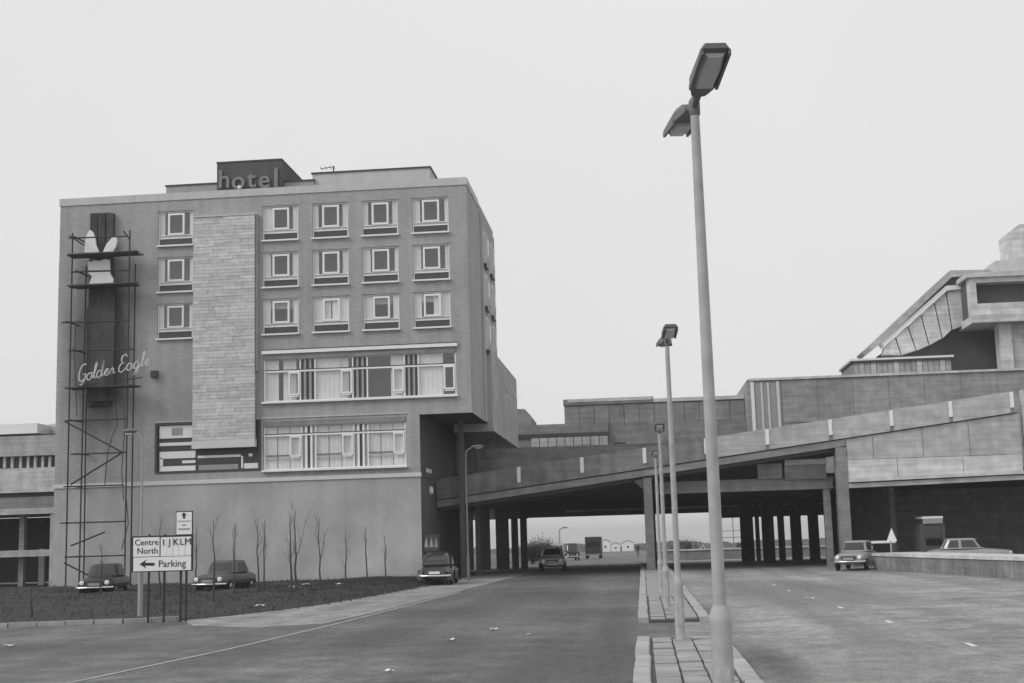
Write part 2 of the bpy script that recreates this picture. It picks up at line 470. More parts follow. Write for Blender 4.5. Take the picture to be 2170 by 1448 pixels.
# ------------------------------------------------------------------ HOTEL
HY = 67.0
HX0, HX1, HXL = -30.56, -8.45, -11.15
HZ, HC, HS = 20.82, 5.36, 8.46          # roof, string course, underside of the overhang
hotel = thing('hotel_building', (-19.5, HY, 0), 'dark brick hotel block with stone panel and rows of white framed windows', 'hotel')

def fpx(px, py):
    p = at(px, py, HY); return p.x, p.z
UW, UH = 1.92, 1.90
ucols = [(-24.13, .0), (-18.42, 0), (-15.73, 0), (-13.07, 0), (-10.38, 0)]
urows = [17.95, 15.43, 12.92]
holes = []
uwins = []
for ri, zr in enumerate(urows):
    for ci, (xc, _) in enumerate(ucols):
        xx = xc
        holes.append((xx - UW / 2, xx + UW / 2, zr, zr + UH)); uwins.append((ri, ci, xx, zr))
B1 = (-19.36, -9.18, 9.36, 11.86)
B2 = (-19.36, -11.86, 5.82, 8.36)
AB = (-25.15, -19.48, 5.84, 8.5)
holes += [B1, B2, (AB[0], AB[1], AB[2], AB[3])]

def wall_holes(m, x0, x1, z0, z1, holes, y, depth):
    xs = sorted({x0, x1} | {v for h in holes for v in h[:2] if x0 < v < x1})
    zs = sorted({z0, z1} | {v for h in holes for v in h[2:] if z0 < v < z1})
    for i in range(len(xs) - 1):
        for j in range(len(zs) - 1):
            cx, cz = (xs[i] + xs[i + 1]) / 2, (zs[j] + zs[j + 1]) / 2
            if any(h[0] < cx < h[1] and h[2] < cz < h[3] for h in holes): continue
            m.add([(xs[i], y, zs[j]), (xs[i + 1], y, zs[j]), (xs[i + 1], y, zs[j + 1]), (xs[i], y, zs[j + 1])], [(0, 1, 2, 3)])
    for a, b, c, d in holes:
        if a >= x1 or b <= x0 or c >= z1 or d <= z0: continue
        m.add([(a, y, c), (b, y, c), (b, y + depth, c), (a, y + depth, c)], [(0, 1, 2, 3)])
        m.add([(a, y, d), (b, y, d), (b, y + depth, d), (a, y + depth, d)], [(3, 2, 1, 0)])
        m.add([(a, y, c), (a, y + depth, c), (a, y + depth, d), (a, y, d)], [(0, 1, 2, 3)])
        m.add([(b, y, c), (b, y + depth, c), (b, y + depth, d), (b, y, d)], [(3, 2, 1, 0)])
m = MB()
wall_holes(m, HX0, HX1, HS, HZ, holes, HY, .3)
lo = [h for h in holes if h[2] < HS]
wall_holes(m, HX0, HXL, HC, HS, [(a, b, c, min(d, HS)) for a, b, c, d in lo], HY, .3)
HB = 82.0
m.add([(HX0, HY, 0), (HX0, HY, HZ), (HX0, HB, HZ), (HX0, HB, 0)], [(0, 1, 2, 3)])                    # left side
m.add([(HX1, HY, HS), (HX1, 79.6, HS), (HX1, 79.6, HZ), (HX1, HY, HZ)], [(0, 1, 2, 3)])              # right side
m.add([(HX0, HB, 0), (HX0, HB, HZ), (HX1, 79.6, HZ), (HX1, 79.6, HS), (HX1 - 3, HB, 0)], [(0, 1, 2, 3, 4)])
m.build('wall', 'hotel_wall', hotel)
m = MB()
m.add([(HX0, HY + .0, 0), (HXL, HY, 0), (HXL, HY, HC), (HX0, HY, HC)], [(0, 1, 2, 3)])
m.build('base_wall', 'hotel_base', hotel)
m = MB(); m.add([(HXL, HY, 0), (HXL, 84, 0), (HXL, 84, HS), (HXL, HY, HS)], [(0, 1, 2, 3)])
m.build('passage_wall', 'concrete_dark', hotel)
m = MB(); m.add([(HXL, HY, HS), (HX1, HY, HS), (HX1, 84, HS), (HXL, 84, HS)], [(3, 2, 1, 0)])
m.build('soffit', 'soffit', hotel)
m = MB(); m.add([(HX0, HY, HZ - .3), (HX1, HY, HZ - .3), (HX1, 79.6, HZ - .3), (HX0, HB, HZ - .3)], [(0, 1, 2, 3)]); m.build('roof', 'roofing', hotel)
m = MB()
m.box(HX0 - .04, HX1 + .04, HY - .05, HY + .25, HZ - .38, HZ + .02)
m.box(HX1 - .25, HX1 + .04, HY + .25, 72.0, HZ - .38, HZ + .02)
m.box(HX0 - .04, HX0 + .25, HY + .25, HB, HZ - .38, HZ + .02)
m.build('parapet_coping', 'coping', hotel)
MB().box(HX0 - .05, HXL + .04, HY - .06, HY + .02, HC - .10, HC + .10).build('string_course', 'offwhite', hotel)
m = MB().box(HXL - .05, HX1 + .03, HY - .035, HY + .1, HS - .03, HS + .13); m.build('overhang_edge', 'hotel_wall', hotel)
# the second, slightly wider part of the side wall with its oriel windows
m = MB().box(HX1 - .5, HX1 + .07, 72.6, 79.6, HS + .02, 20.35); m.build('side_bay', 'hotel_wall', hotel)
SX = HX1 + .07
for px, pt, pb, first in ((1014, 466, 512, 0), (1033, 498, 546, 1), (1016, 546, 606, 0), (1037, 594, 638, 1), (1020, 654, 712, 0), (1039, 694, 736, 1)):
    a, b = atX(px, pt, SX), atX(px, pb, SX)
    y0 = 73.4 if not first else 76.6; z1 = {0: 19.3, 1: 19.3}[first]
    row = 0 if pt < 540 and px < 1034 else (1 if pt < 600 else 2)
    z1 = 19.5 - row * 2.5
    zb = z1 - 1.9
    mm = MB()
    vs_ = []
    for z, k in ((zb, .55), (zb + .3, 1), (z1 - .25, 1), (z1, .5)):
        vs_.append([(SX - .05, y0, z), (SX + .2 * k, y0 + .35, z), (SX + .2 * k, y0 + 1.25, z), (SX - .05, y0 + 1.9, z)])
    mm.rings(vs_, smooth=False)
    o = mm.build('oriel_window', 'coping', hotel)
    MB().box(SX + .195, SX + .21, y0 + .45, y0 + 1.15, zb + .55, z1 - .45).build('pane', 'car_glass', o)
    MB().box(SX - .05, SX + .17, y0 + .3, y0 + 1.5, zb - .18, zb).build('bracket', 'dark_panel', o)
# stone clad box on the side, lower down
ax = HX1 + .3
ann = MB().box(ax - 2.2, ax, 74.0, 89.4, 8.2, 12.55).build('side_annex', 'mortar', hotel)
random.seed(3)
z = 8.22
while z < 12.5:
    y = 74.0 + random.uniform(-.4, 0); hgt = .30
    while y < 89.3:
        wdt = random.uniform(.7, 1.5); y0, y1 = max(74.0, y), min(89.38, y + wdt - .014)
        if y1 - y0 > .15 and not (10.6 < z < 11.2 and 81.5 < y0 < 87.0):
            d = random.uniform(.008, .022)
            MB().box(ax, ax + d, y0, y1, z, z + hgt - .014).build('stone', 'hotel_base', ann)
        y += wdt
    z += hgt
MB().box(ax - .01, ax + .015, 81.6, 86.9, 10.62, 11.1).build('vent_slot', 'dark_panel', ann)
MB().box(ax - 2.2, ax + .07, 73.9, 89.5, 8.0, 8.22).build('lower_edge', 'hotel_base', ann)
# roof top structures
def roofbox(pl, pr, pyt, y, depth, name, mt, ov=0):
    a, b = at(pl, pyt[0], y), at(pr, pyt[1], y); z = (a.z + b.z) / 2
    o = MB().box(a.x, b.x, y, y + depth, HZ - .3, z).build(name, mt, hotel)
    if ov: MB().box(a.x - ov, b.x + ov, y - ov, y + depth + ov, z, z + .08).build('roof_edge', 'dark_frame', o)
    return a.x, b.x, z
roofbox(352, 500, (395, 389), 68.0, 5, 'roof_upstand', 'hotel_wall', .05)
roofbox(600, 665, (388, 382), 68.2, 4, 'roof_upstand', 'hotel_wall', .05)
roofbox(662, 911, (369, 356), 68.4, 2.6, 'penthouse', 'coping', .06)
prx0, prx1, prz = roofbox(460, 597, (346, 340), 67.7, 4.6, 'plant_room', 'dark_roof' if False else 'concrete_dark', .03)
# rows of bedroom windows: frame, casement, panes, curtains, dark panel below
def frame_rect(m, x0, x1, z0, z1, t, y0, y1):
    m.box(x0, x1, y0, y1, z1 - t, z1); m.box(x0, x1, y0, y1, z0, z0 + t)
    m.box(x0, x0 + t, y0, y1, z0 + t, z1 - t); m.box(x1 - t, x1, y0, y1, z0 + t, z1 - t)
def curtain_mesh(x0, x1, z0, z1, y, waves, amp=.04, mt='curtain'):
    m = MB(); waves = max(1.5, (x1 - x0) / .24); amp = .012; n = max(10, int(waves * 8))
    m.grid(lambda u, v: (x0 + (x1 - x0) * u, y + min(amp, .03) * math.sin(u * waves * 6.283) * (1 - .3 * v), z0 + (z1 - z0) * v), n, 2)
    return m
fr = MB()
frame_rect(fr, -UW / 2 + .01, UW / 2 - .01, .01, UH - .01, .05, .17, .25)
fr.box(-UW / 2 + .06, UW / 2 - .06, .165, .25, .40, .455)
fr.box(-UW / 2 + .06, UW / 2 - .06, .17, .25, .56, .60)
frame_rect(fr, -.44, .46, .60, 1.78, .10, .13, .27)
fr.box(-UW / 2 - .04, UW / 2 + .04, -.06, .17, -.05, .03)
ME_fr = fr.mesh('window', 'white_paint')
ME_pane = MB().add([(-UW / 2 + .05, .21, .56), (UW / 2 - .05, .21, .56), (UW / 2 - .05, .21, UH - .05), (-UW / 2 + .05, .21, UH - .05)], [(0, 1, 2, 3)]).mesh('pane', 'pane_glass')
ME_gap = MB().box(-UW / 2 + .06, UW / 2 - .06, .2, .24, .455, .56).mesh('infill_strip', 'curtain_dim')
ME_pan = MB().box(-UW / 2 + .07, UW / 2 - .07, .18, .22, .07, .39).mesh('spandrel_panel', 'dark_panel')
rm = MB(); rm.box(-UW / 2 - .1, UW / 2 + .1, .30, 2.6, .3, UH + .2)
rm.f = rm.f[:2] + rm.f[3:]; rm.smooth = rm.smooth[:5]
ME_room = rm.mesh('room_interior', 'interior')
def cur(x0, x1, z0=.58, z1=UH - .04, w=4): return curtain_mesh(x0, x1, z0, z1, .275, w, .025).mesh('curtain', 'curtain')
CUR = [cur(-.94, -.66), cur(-.94, -.5, w=5), cur(.62, .94), cur(.72, .94, w=3), cur(-.94, -.03, w=9), cur(.05, .94, w=9), cur(-.94, -.56, w=4)]
ME_blind = MB().box(-.9, .9, .31, .315, 1.38, UH - .03).mesh('net_curtain', 'curtain_dim')
choice = {(0, 0): (0, 3), (0, 1): (1, 2), (0, 2): (0, 2), (0, 3): (0, 2), (0, 4): (6, 3), (1, 0): (0, 3), (1, 1): (6, 2), (1, 2): (0, 2), (1, 3): (6, 3), (1, 4): (6, 3),
          (2, 0): (0, 3), (2, 1): (6, 2), (2, 2): (4, 5), (2, 3): (1, 2), (2, 4): (6, 5)}
for ri, ci, xx, zr in uwins:
    w = place('window', ME_fr, hotel, (xx + 19.5, -.10, zr))
    place('pane', ME_pane, w); place('spandrel_panel', ME_pan, w); place('infill_strip', ME_gap, w); place('room_interior', ME_room, w)
    for c in choice[(ri, ci)]: place('curtain', CUR[c], w, (random.uniform(-.02, .02), 0, 0))
    if ri == 2 and ci in (1, 3, 4): place('net_curtain', ME_blind, w)
# concrete lintels, a hand wide and barely lighter than the brick
for ri, zr in enumerate(urows):
    for xc, _ in ucols:
        MB().box(xc - UW / 2 - .12, xc + UW / 2 + .12, HY - .012, HY + .05, zr + UH + .003, zr + UH + .16).build('lintel', 'hotel_wall', hotel)

# long window bands of the public rooms
def band(x0, x1, z0, z1, bays, zt, name, dimbay, striped):
    W0 = HY - .09
    m = MB()
    frame_rect(m, x0 + .01, x1 - .01, z0 + .01, z1 - .24, .06, W0 + .16, W0 + .25)
    root = m.build(name, 'white_paint', hotel)
    MB().box(x0 + .06, x1 - .06, W0 + .13, W0 + .26, zt, zt + .05).build('transom', 'dark_frame', root)
    MB().box(x0 + .06, x1 - .06, W0 + .125, W0 + .26, zt - .09, zt - .004).build('transom_rail', 'white_paint', root)
    MB().box(x0 - .05, x1 + .05, W0 - .10, W0 + .16, z0 - .08, z0 + .012).build('sill', 'white_paint', root)
    MB().box(x0 + .02, x1 - .02, W0 + .05, W0 + .22, z1 - .26, z1 - .002).build('lintel_shade', 'concrete_mid', root)  # darker strip along the window head, the lintel's shade put into its colour
    rm = MB().box(x0 - .1, x1 + .1, W0 + .3, W0 + 4, z0 - .1, z1); rm.f = rm.f[:2] + rm.f[3:]; rm.smooth = rm.smooth[:5]
    rm.build('room_interior', 'interior', root)
    for i, (a, b) in enumerate(bays):
        MB().box(a - .035, a + .035, W0 + .14, W0 + .26, z0 + .07, z1 - .3).build('mullion', 'white_paint', root)
        MB().box(b - .035, b + .035, W0 + .14, W0 + .26, z0 + .07, z1 - .3).build('mullion', 'white_paint', root)
        cw = .62
        mm = MB(); frame_rect(mm, b - cw, b - .04, z0 + .32 + (.35 if striped else 0), zt - .095, .085, W0 + .10, W0 + .25)
        cs = mm.build('casement', 'white_paint', root)
        MB().box(b - cw + .06, b - .1, W0 + .12, W0 + .2, z0 + .24 + (.35 if striped else 0), z0 + .30 + (.35 if striped else 0)).build('casement_sill', 'white_paint', cs)
        MB().add([(a, W0 + .2, z0 + .06), (b, W0 + .2, z0 + .06), (b, W0 + .2, z1 - .3), (a, W0 + .2, z1 - .3)], [(0, 1, 2, 3)]).build('pane', 'pane_glass', root)
        if i == dimbay:
            curtain_mesh(a + (b - a) * .62, b - .05, z0 + .06, z1 - .3, W0 + .29, 5).build('curtain', 'curtain', root)
        elif striped:
            k = 3
            for j in range(k):
                q0 = a + (b - a) * (j + .02) / k; q1 = a + (b - a) * (j + 1 - .04) / k
                curtain_mesh(q0, q1, z0 + .06, z1 - .3, W0 + .29 + .02 * (j % 2), 4 + j).build('curtain', 'curtain', root)
            for zz, tt in ((z0 + .72, .07), (z0 + .52, .05)):
                MB().box(a + .03, b - cw, W0 + .205, W0 + .225, zz, zz + tt).build('rail', 'dark_frame' if tt > .06 else 'steel', root)
        else:
            curtain_mesh(a + .02, a + (b - a) * (.38 if i == 0 else .66), z0 + .06, z1 - .3, W0 + .29, 6).build('curtain', 'curtain', root)
            curtain_mesh(a + (b - a) * .5, b - .25 if i != 3 else b - .7, z0 + .06, z1 - .3, W0 + .33, 7).build('curtain', 'curtain', root)
    for (a, b), (c, d) in zip(bays, bays[1:]):
        g = c - b - .07; n = 5
        for j in range(n):
            q = b + .035 + g * j / n
            if j % 2 == 0:
                MB().box(q + .005, q + g / n - .005, W0 + .19, W0 + .24, z0 + .07, z1 - .3).build('dark_slat', 'dark_panel' if (not striped or j == 2) else 'sign_grey', root)
            else:
                MB().box(q + .01, q + g / n - .01, W0 + .15, W0 + .24, z0 + .07, z1 - .3).build('pale_slat', 'white_paint' if striped else 'sign_grey', root)
    return root
band(*B1, [(-19.3, -17.4), (-16.62, -14.62), (-13.86, -11.9), (-11.18, -9.24)], 11.0, 'window_band', 2, False)
band(*B2, [(-19.3, -17.34), (-16.6, -14.6), (-13.86, -11.92)], 7.66, 'window_band', 9, True)
MB().box(B1[0] - .05, B1[1] + .08, HY - .14, HY + .02, B1[3] + .02, B1[3] + .20).build('hood', 'white_paint', hotel)
MB().box(B1[0] - .05, B1[1] + .08, HY - .15, HY + .02, B1[3] + .203, B1[3] + .245).build('flashing', 'dark_frame', hotel)
MB().box(AB[0] - .02, B2[1] + .06, HY - .05, HY + .02, 8.50, 8.56).build('hood', 'coping', hotel)

# dark picture window of white bars and panels
aw = MB().box(AB[0] + .005, AB[1] - .005, HY + .12, HY + .28, AB[2] + .005, AB[3] - .005).build('pattern_window', 'dark_frame', hotel)
def pan(a, b, c, d, mt, y=.08, name='pattern_panel'):
    p, q = fpx(a, b), fpx(c, d)
    MB().box(p[0], q[0], HY + y, HY + .12, q[1], p[1]).build(name, mt, aw)
frm = MB(); frame_rect(frm, AB[0] + .005, AB[1] - .005, AB[2] + .005, AB[3] - .005, .12, HY - .03, HY + .12); frm.build('surround', 'dark_panel', aw)
for a in ((337, 903, 413, 927), (337, 939, 413, 943), (337, 958, 413, 970), (337, 971, 344, 988), (337, 989, 413, 998), (385, 976, 413, 981),
          (418, 966, 509, 968), (510, 966, 514, 992), (516, 982, 546, 992), (548, 953, 552, 992)):
    pan(*a, 'white_paint')
pan(420, 986, 504, 994, 'sign_grey'); pan(363, 907, 386, 922, 'sign_grey', .06); pan(344, 972, 413, 987, 'dark_panel', .10)
pan(526, 961, 534, 967, 'white_paint')
pan(418, 970, 508, 985, 'dark_panel', .10)

# stone clad panel that runs up the front
sp0, sp1, spz0, spz1 = -23.04, -19.72, 7.06, 19.38
SPY = HY - .34
core = MB().box(sp0 + .02, sp1 - .02, SPY + .05, HY - .002, spz0 + .02, spz1 - .02).build('stone_panel', 'mortar', hotel)
random.seed(5)
rows = 66; rh = (spz1 - .05 - (spz0 + .42)) / rows
for k in range(rows):
    x = sp0; z = spz0 + .42 + k * rh
    cuts = [sp0]
    while cuts[-1] < sp1 - .5: cuts.append(cuts[-1] + random.choice((.4, .6, .8, 1.0, 1.3)) * random.uniform(.85, 1.1))
    cuts[-1] = sp1
    for a, b in zip(cuts, cuts[1:]):
        d = random.uniform(0, .02); j = random.uniform(-.006, .006)
        MB().box(a + .005, b - .005, SPY + d, SPY + .06, z + .004 + max(0, j), z + rh - .005).build('stone', 'stone', core)
MB().box(sp0 - .02, sp1 + .02, SPY - .02, HY - .004, spz0, spz0 + .41).build('panel_foot', 'offwhite', core)
MB().box(sp0 - .01, sp1 + .03, SPY - .03, HY - .004, spz1 - .045, spz1 + .05).build('panel_cap', 'coping', core)
MB().box(sp1, sp1 + .12, HY - .2, HY - .003, 11.0, spz1).build('side_channel', 'hotel_wall', core)
MB().box(-25.35, -25.0, HY - .22, HY, 10.9, 11.25).build('vent_box', 'dark_panel', hotel)
MB().tube([(-30.7, HY + .4, 17.5), (-30.7, HY + .4, 9)], .05).build('downpipe', 'scaffold', hotel)
# columns under the overhang
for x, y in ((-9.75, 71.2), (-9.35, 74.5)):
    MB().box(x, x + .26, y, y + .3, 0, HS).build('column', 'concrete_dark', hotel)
# boards on the passage wall
wx = HXL + .002
def side_box(pxa, pxb, pya, pyb, mt, name, t=.05):
    a, b = atX(pxa, pya, HXL), atX(pxb, pyb, HXL)
    return MB().box(wx, wx + t, a.y, b.y, b.z, a.z).build(name, mt, hotel)
side_box(898, 914, 987, 1015, 'concrete_dark', 'notice_board', .06)
side_box(900, 912, 992, 1004, 'offwhite', 'notice', .075)
c = atX(911, 1040, HXL); MB().lathe([(.22, 0), (.24, .06), (.16, .16)], (wx, c.y, c.z), 14, 'x').build('wall_lamp', 'white_paint', hotel)
pb = side_box(897, 929, 1133, 1167, 'dark_panel', 'poster_board', .05)
for px in (901, 912, 922):
    a, b, c2 = atX(px - 4, 1160, HXL), atX(px + 4, 1160, HXL), atX(px, 1139, HXL)
    MB().add([(wx + .056, a.y, a.z), (wx + .056, b.y, b.z), (wx + .056, c2.y, c2.z), (wx + .05, a.y, a.z), (wx + .05, b.y, b.z), (wx + .05, c2.y, c2.z)],
             [(0, 1, 2), (0, 3, 4, 1), (1, 4, 5, 2), (2, 5, 3, 0)]).build('white_cone_mark', 'sign_white', pb)

# television aerial on the penthouse roof
a = at(706, 362, 69.5); b = at(706, 330, 69.5)
aer = thing('television_aerial', (a.x, 69.5, 21.6), 'thin television aerial on the hotel roof above the penthouse', 'aerial')
MB().tube([(0, 0, 0), (0.02, 0, .95)], .035, 6).build('mast', 'scaffold', aer, local=True)
MB().tube([(-.72, 0, .86), (.12, -.1, .93)], .022, 6).build('boom', 'scaffold', aer, local=True)
for t in (-.66, -.4, -.15, .05):
    MB().tube([(t, -.28, .9), (t, .25, .88)], .016, 5).build('rod', 'scaffold', aer, local=True)

# roof sign
sg = thing('roof_sign', (prx0 + 1.8, 67.64, HZ), 'weathered grey roof lettering reading hotel on the dark plant room', 'sign')
for ch, px, py, sz in (('h', 475, 382, 1.25), ('o', 505, 384, 1.25), ('t', 533, 381, 1.25), ('e', 560, 382, 1.25), ('l', 585, 379, 1.35)):
    p = at(px, py, 67.62)
    o = place('letter', text_mesh(ch, sz * 1.12, 'letter_grey', .04, offset=.02), sg, (p.x - sg.location.x, -.02, p.z - HZ))
p = at(507, 397, 67.3)
MB().lathe([(.05, -.1), (.11, -.04), (.11, .04), (.05, .1)], (p.x - sg.location.x, -.3, p.z - HZ), 10).build('lamp_globe', 'white_paint', sg, local=True)

# ------------------------------------------------------------------ scaffold with the eagle emblem and the script sign
SY = 65.7
def sp(px, py, y=SY): return at(px, py, y)
sc = thing('scaffold_tower', (-28.4, 66.2, 0), 'thin dark scaffold tower against the left end of the hotel front', 'scaffold')
xl, xr = sp(148, 800).x, sp(270, 800).x
for x, y in ((xl, SY), (xr, SY), (xl + .25, 66.75), (xr - .1, 66.75), (xl + .95, SY)):
    top = 18.6 if y == SY and x != xl + .95 else (17.0 if x != xl + .95 else 14.5)
    k = random.uniform(-.08, .08)
    MB().tube([(x, y, 0), (x + k * .5, y, top * .5), (x + k, y, top)], .04, 6).build('upright', 'scaffold', sc)
for py, a, b in ((503, 146, 270), (575, 150, 272), (682, 130, 275), (742, 145, 283), (890, 138, 268), (961, 150, 268), (1030, 135, 262), (1107, 128, 268), (1179, 136, 266)):
    p, q = sp(a, py + 2), sp(b, py - 2)
    MB().tube([p, q], .042, 6).build('ledger', 'scaffold', sc)
    MB().tube([(p.x + .4, SY - .3, p.z), (p.x + .4, 66.95, p.z + .02)], .04, 6).build('transom', 'scaffold', sc)
for py in (538, 604, 820):
    p, q = sp(145, py + 2), sp(284, py - 3)
    for j in range(4):
        yy = SY - .12 + j * .27
        MB().box(p.x + random.uniform(-.2, .1), q.x + random.uniform(-.1, .25), yy, yy + .24, p.z - .03, p.z + .03).build('plank', 'plank', sc)
for a, b in (((137, 893), (258, 958)), ((258, 960), (150, 1027)), ((150, 1157), (222, 1128)), ((136, 1193), (196, 1224)), ((148, 500), (178, 520)), ((262, 490), (273, 505))):
    MB().tube([sp(*a, SY - .05), sp(*b, SY - .05)], .045, 6).build('brace', 'scaffold', sc)
for pts in (((245, 848), (249, 900), (238, 925), (228, 960), (222, 1028)), ((262, 860), (265, 900), (258, 1000), (262, 1060)), ((160, 690), (158, 760), (163, 880)), ((262, 690), (250, 750), (245, 830)), ((268, 1060), (272, 1110), (258, 1165))):
    MB().tube([sp(*p, SY + .2) for p in pts], .025, 5).build('hanging_cable', 'scaffold', sc)
# dark fluted board behind the emblem
em = thing('eagle_emblem', (-28.5, 66.6, 9.5), 'white winged emblem mounted on a dark fluted board inside the scaffold', 'emblem')
z0_, z1_ = sp(215, 860, 66.8).z, sp(215, 452, 66.8).z
for k in range(3):
    a = sp(190 + k * 17, 600, 66.8).x; b = sp(190 + k * 17 + 15, 600, 66.8).x
    MB().prism([(a, z0_), (b, z0_), (b, z1_ - .02 * k), (a, z1_)], 66.72, 66.96).build('flute', 'sooty_board', em)
p, q = sp(196, 600, 66.7), sp(242, 850, 66.7)
MB().box(p.x, q.x, 66.5, 66.70, q.z, p.z - .1).build('backing_board', 'sooty_board', em)
def plate(pts, name, mt, y, t):
    MB().prism([(at(px, py, y).x, at(px, py, y).z) for px, py in pts], y, y + t).build(name, mt, em)
plate([(179, 535), (180, 515), (184, 497), (190, 487), (196, 491), (201, 503), (203, 518), (210, 536)], 'wing', 'sign_white', 66.3, .12)
plate([(217, 536), (225, 518), (237, 504), (246, 502), (248, 510), (245, 522), (238, 536)], 'wing', 'sign_white', 66.3, .12)
plate([(186, 556), (200, 552), (212, 553), (224, 549), (232, 551), (233, 572), (187, 573)], 'body', 'sign_white', 66.32, .12)
plate([(186, 575), (232, 574), (234, 582), (240, 590), (239, 603), (188, 604), (192, 592), (195, 586), (188, 580)], 'tail', 'sign_white', 66.3, .12)
# script sign in bent tube
gs = thing('script_sign', (-28.0, 65.4, 10.3), 'pale tube script sign reading Golden Eagle on the hotel wall', 'sign')
def arc(cx, cy, rx, ry, a0, a1, n=10): return [(cx + rx * math.cos(R(a0 + (a1 - a0) * i / n)), cy + ry * math.sin(R(a0 + (a1 - a0) * i / n))) for i in range(n + 1)]
GL = {'G': ([arc(.5, .75, .42, .72, 60, 300) + [(.85, .25), (.86, .62), (.55, .6)], [(.86, .62), (.82, .1), (.6, -.28), (.35, -.2)]], 1.0),
      'o': ([arc(.3, .3, .26, .3, 90, 450, 12) + [(.45, .52), (.68, .56)]], .66),
      'l': ([[(0, .1), (.2, .6), (.3, 1.2), (.22, 1.42), (.12, 1.2), (.14, .3), (.26, .02), (.42, .15)]], .42),
      'd': ([arc(.3, .3, .26, .3, 60, 360, 12) + [(.56, .5), (.6, 1.4), (.58, .3), (.68, .02), (.82, .15)]], .82),
      'e': ([[(0, .2), (.25, .3), (.45, .42), (.42, .56), (.25, .6), (.12, .42), (.13, .18), (.28, .02), (.45, .06), (.6, .2)]], .58),
      'n': ([[(0, .1), (.12, .55), (.14, 0), (.2, .42), (.36, .58), (.46, .48), (.46, .1), (.56, .02), (.7, .15)]], .7),
      'E': ([[(.85, 1.25), (.6, 1.45), (.3, 1.35), (.22, 1.05), (.38, .82), (.6, .78), (.32, .74), (.1, .48), (.14, .14), (.42, -.02), (.75, .12), (.92, .3)]], .95),
      'a': ([arc(.3, .3, .26, .3, 60, 360, 12) + [(.56, .55), (.55, .15), (.64, .02), (.78, .15)]], .78),
      'g': ([arc(.3, .3, .26, .3, 60, 360, 12) + [(.56, .55), (.55, -.3), (.4, -.58), (.2, -.5), (.3, -.22), (.78, .15)]], .78)}
pA, pB = at(163, 812, 65.4), at(316, 789, 65.4)
word = 'GoldenEagle'; tot = sum(GL[c][1] for c in word) + .25
scl = (pB.x - pA.x) / tot; slope = (pB.z - pA.z + .35) / (pB.x - pA.x)
cx = 0
for i, ch in enumerate(word):
    if i == 6: cx += .25
    mm = MB()
    hs = 1.0
    for st in GL[ch][0]:
        pts = []
        for x, y in st:
            X = pA.x + (cx + x + .22 * y) * scl; Z = pA.z + (X - pA.x) * slope + y * scl * 1.25
            pts.append((X, 65.4, Z))
        mm.tube(pts, .036, 6)
    mm.build('letter', 'neon_tube', gs)
    cx += GL[ch][1]
p, q = at(165, 818, 65.45), at(300, 800, 65.45)
MB().tube([(p.x, 65.5, p.z), (q.x, 65.5, q.z)], .03, 6).build('support_rail', 'scaffold', gs)

# ------------------------------------------------------------------ low building at the far left
LY = 74.0
def lp(px, py): return at(px, py, LY)
lb = thing('low_building', (-38, LY, 0), 'long low pale building with dark open bays left of the hotel', 'building')
xR, xL = lp(118, 1000).x, -62
def lbox(pya, pyb, y0, y1, mt, name, a=None, b=None, parent=None):
    za, zb = lp(56, pya).z, lp(56, pyb).z
    return MB().box(xL if a is None else lp(a, pya).x, xR if b is None else lp(b, pya).x, LY + y0, LY + y1, zb, za).build(name, mt, parent or lb)
lbox(924, 966, 0, 8, 'concrete', 'wall')
lbox(895, 916, .8, 6, 'white_paint', 'roof_fascia', None, 66)
lbox(917, 923, 1.2, 6, 'dark_panel', 'roof_strip')
lbox(897, 916, 2.4, 7, 'coping', 'roof_upstand', 72, None)
lbox(886, 893, 4, 6, 'coping', 'roof_light', 40, 92)
wb = lbox(966, 991, .5, 6, 'dark_panel', 'window_strip')
for k, px in enumerate((-14, 2, 18, 36, 52, 67, 83, 98)):
    a, b = lp(px, 967), lp(px + 4, 991)
    MB().box(a.x, b.x, LY + .3, LY + .5, b.z, a.z).build('window_post', 'offwhite', wb)
lbox(992, 1044, -.1, 7, 'concrete_light', 'fascia_panel')
lbox(1045, 1052, .4, 6, 'dark_panel', 'shadow_gap')
lbox(1053, 1090, .1, 7, 'concrete_mid', 'beam')
lbox(1166, 1180, .1, .6, 'concrete', 'rail_beam')
lbox(1078, 1090, -.05, .1, 'concrete', 'beam_edge')
lbox(1091, 1240, 7, 8, 'concrete_dark', 'back_wall')
MB().box(xL, xR, LY, LY + 8, -.1, .03).build('floor', 'concrete_dark', lb)
for px in (30, -60, -130):
    p = lp(px, 1100); MB().box(p.x, p.x + .3, LY + .65, LY + 1, 0.03, lp(56, 1091).z).build('column', 'concrete_mid', lb)
for px in (18, 24):
    p = lp(px, 1100); MB().box(p.x, p.x + .18, LY + 4, LY + 4.2, 0.03, 2.2).build('door_post', 'offwhite', lb)
p = lp(106, 1100); MB().box(p.x, xR, LY + .02, LY + 8, 0.03, lp(56, 1091).z).build('end_wall', 'concrete', lb)

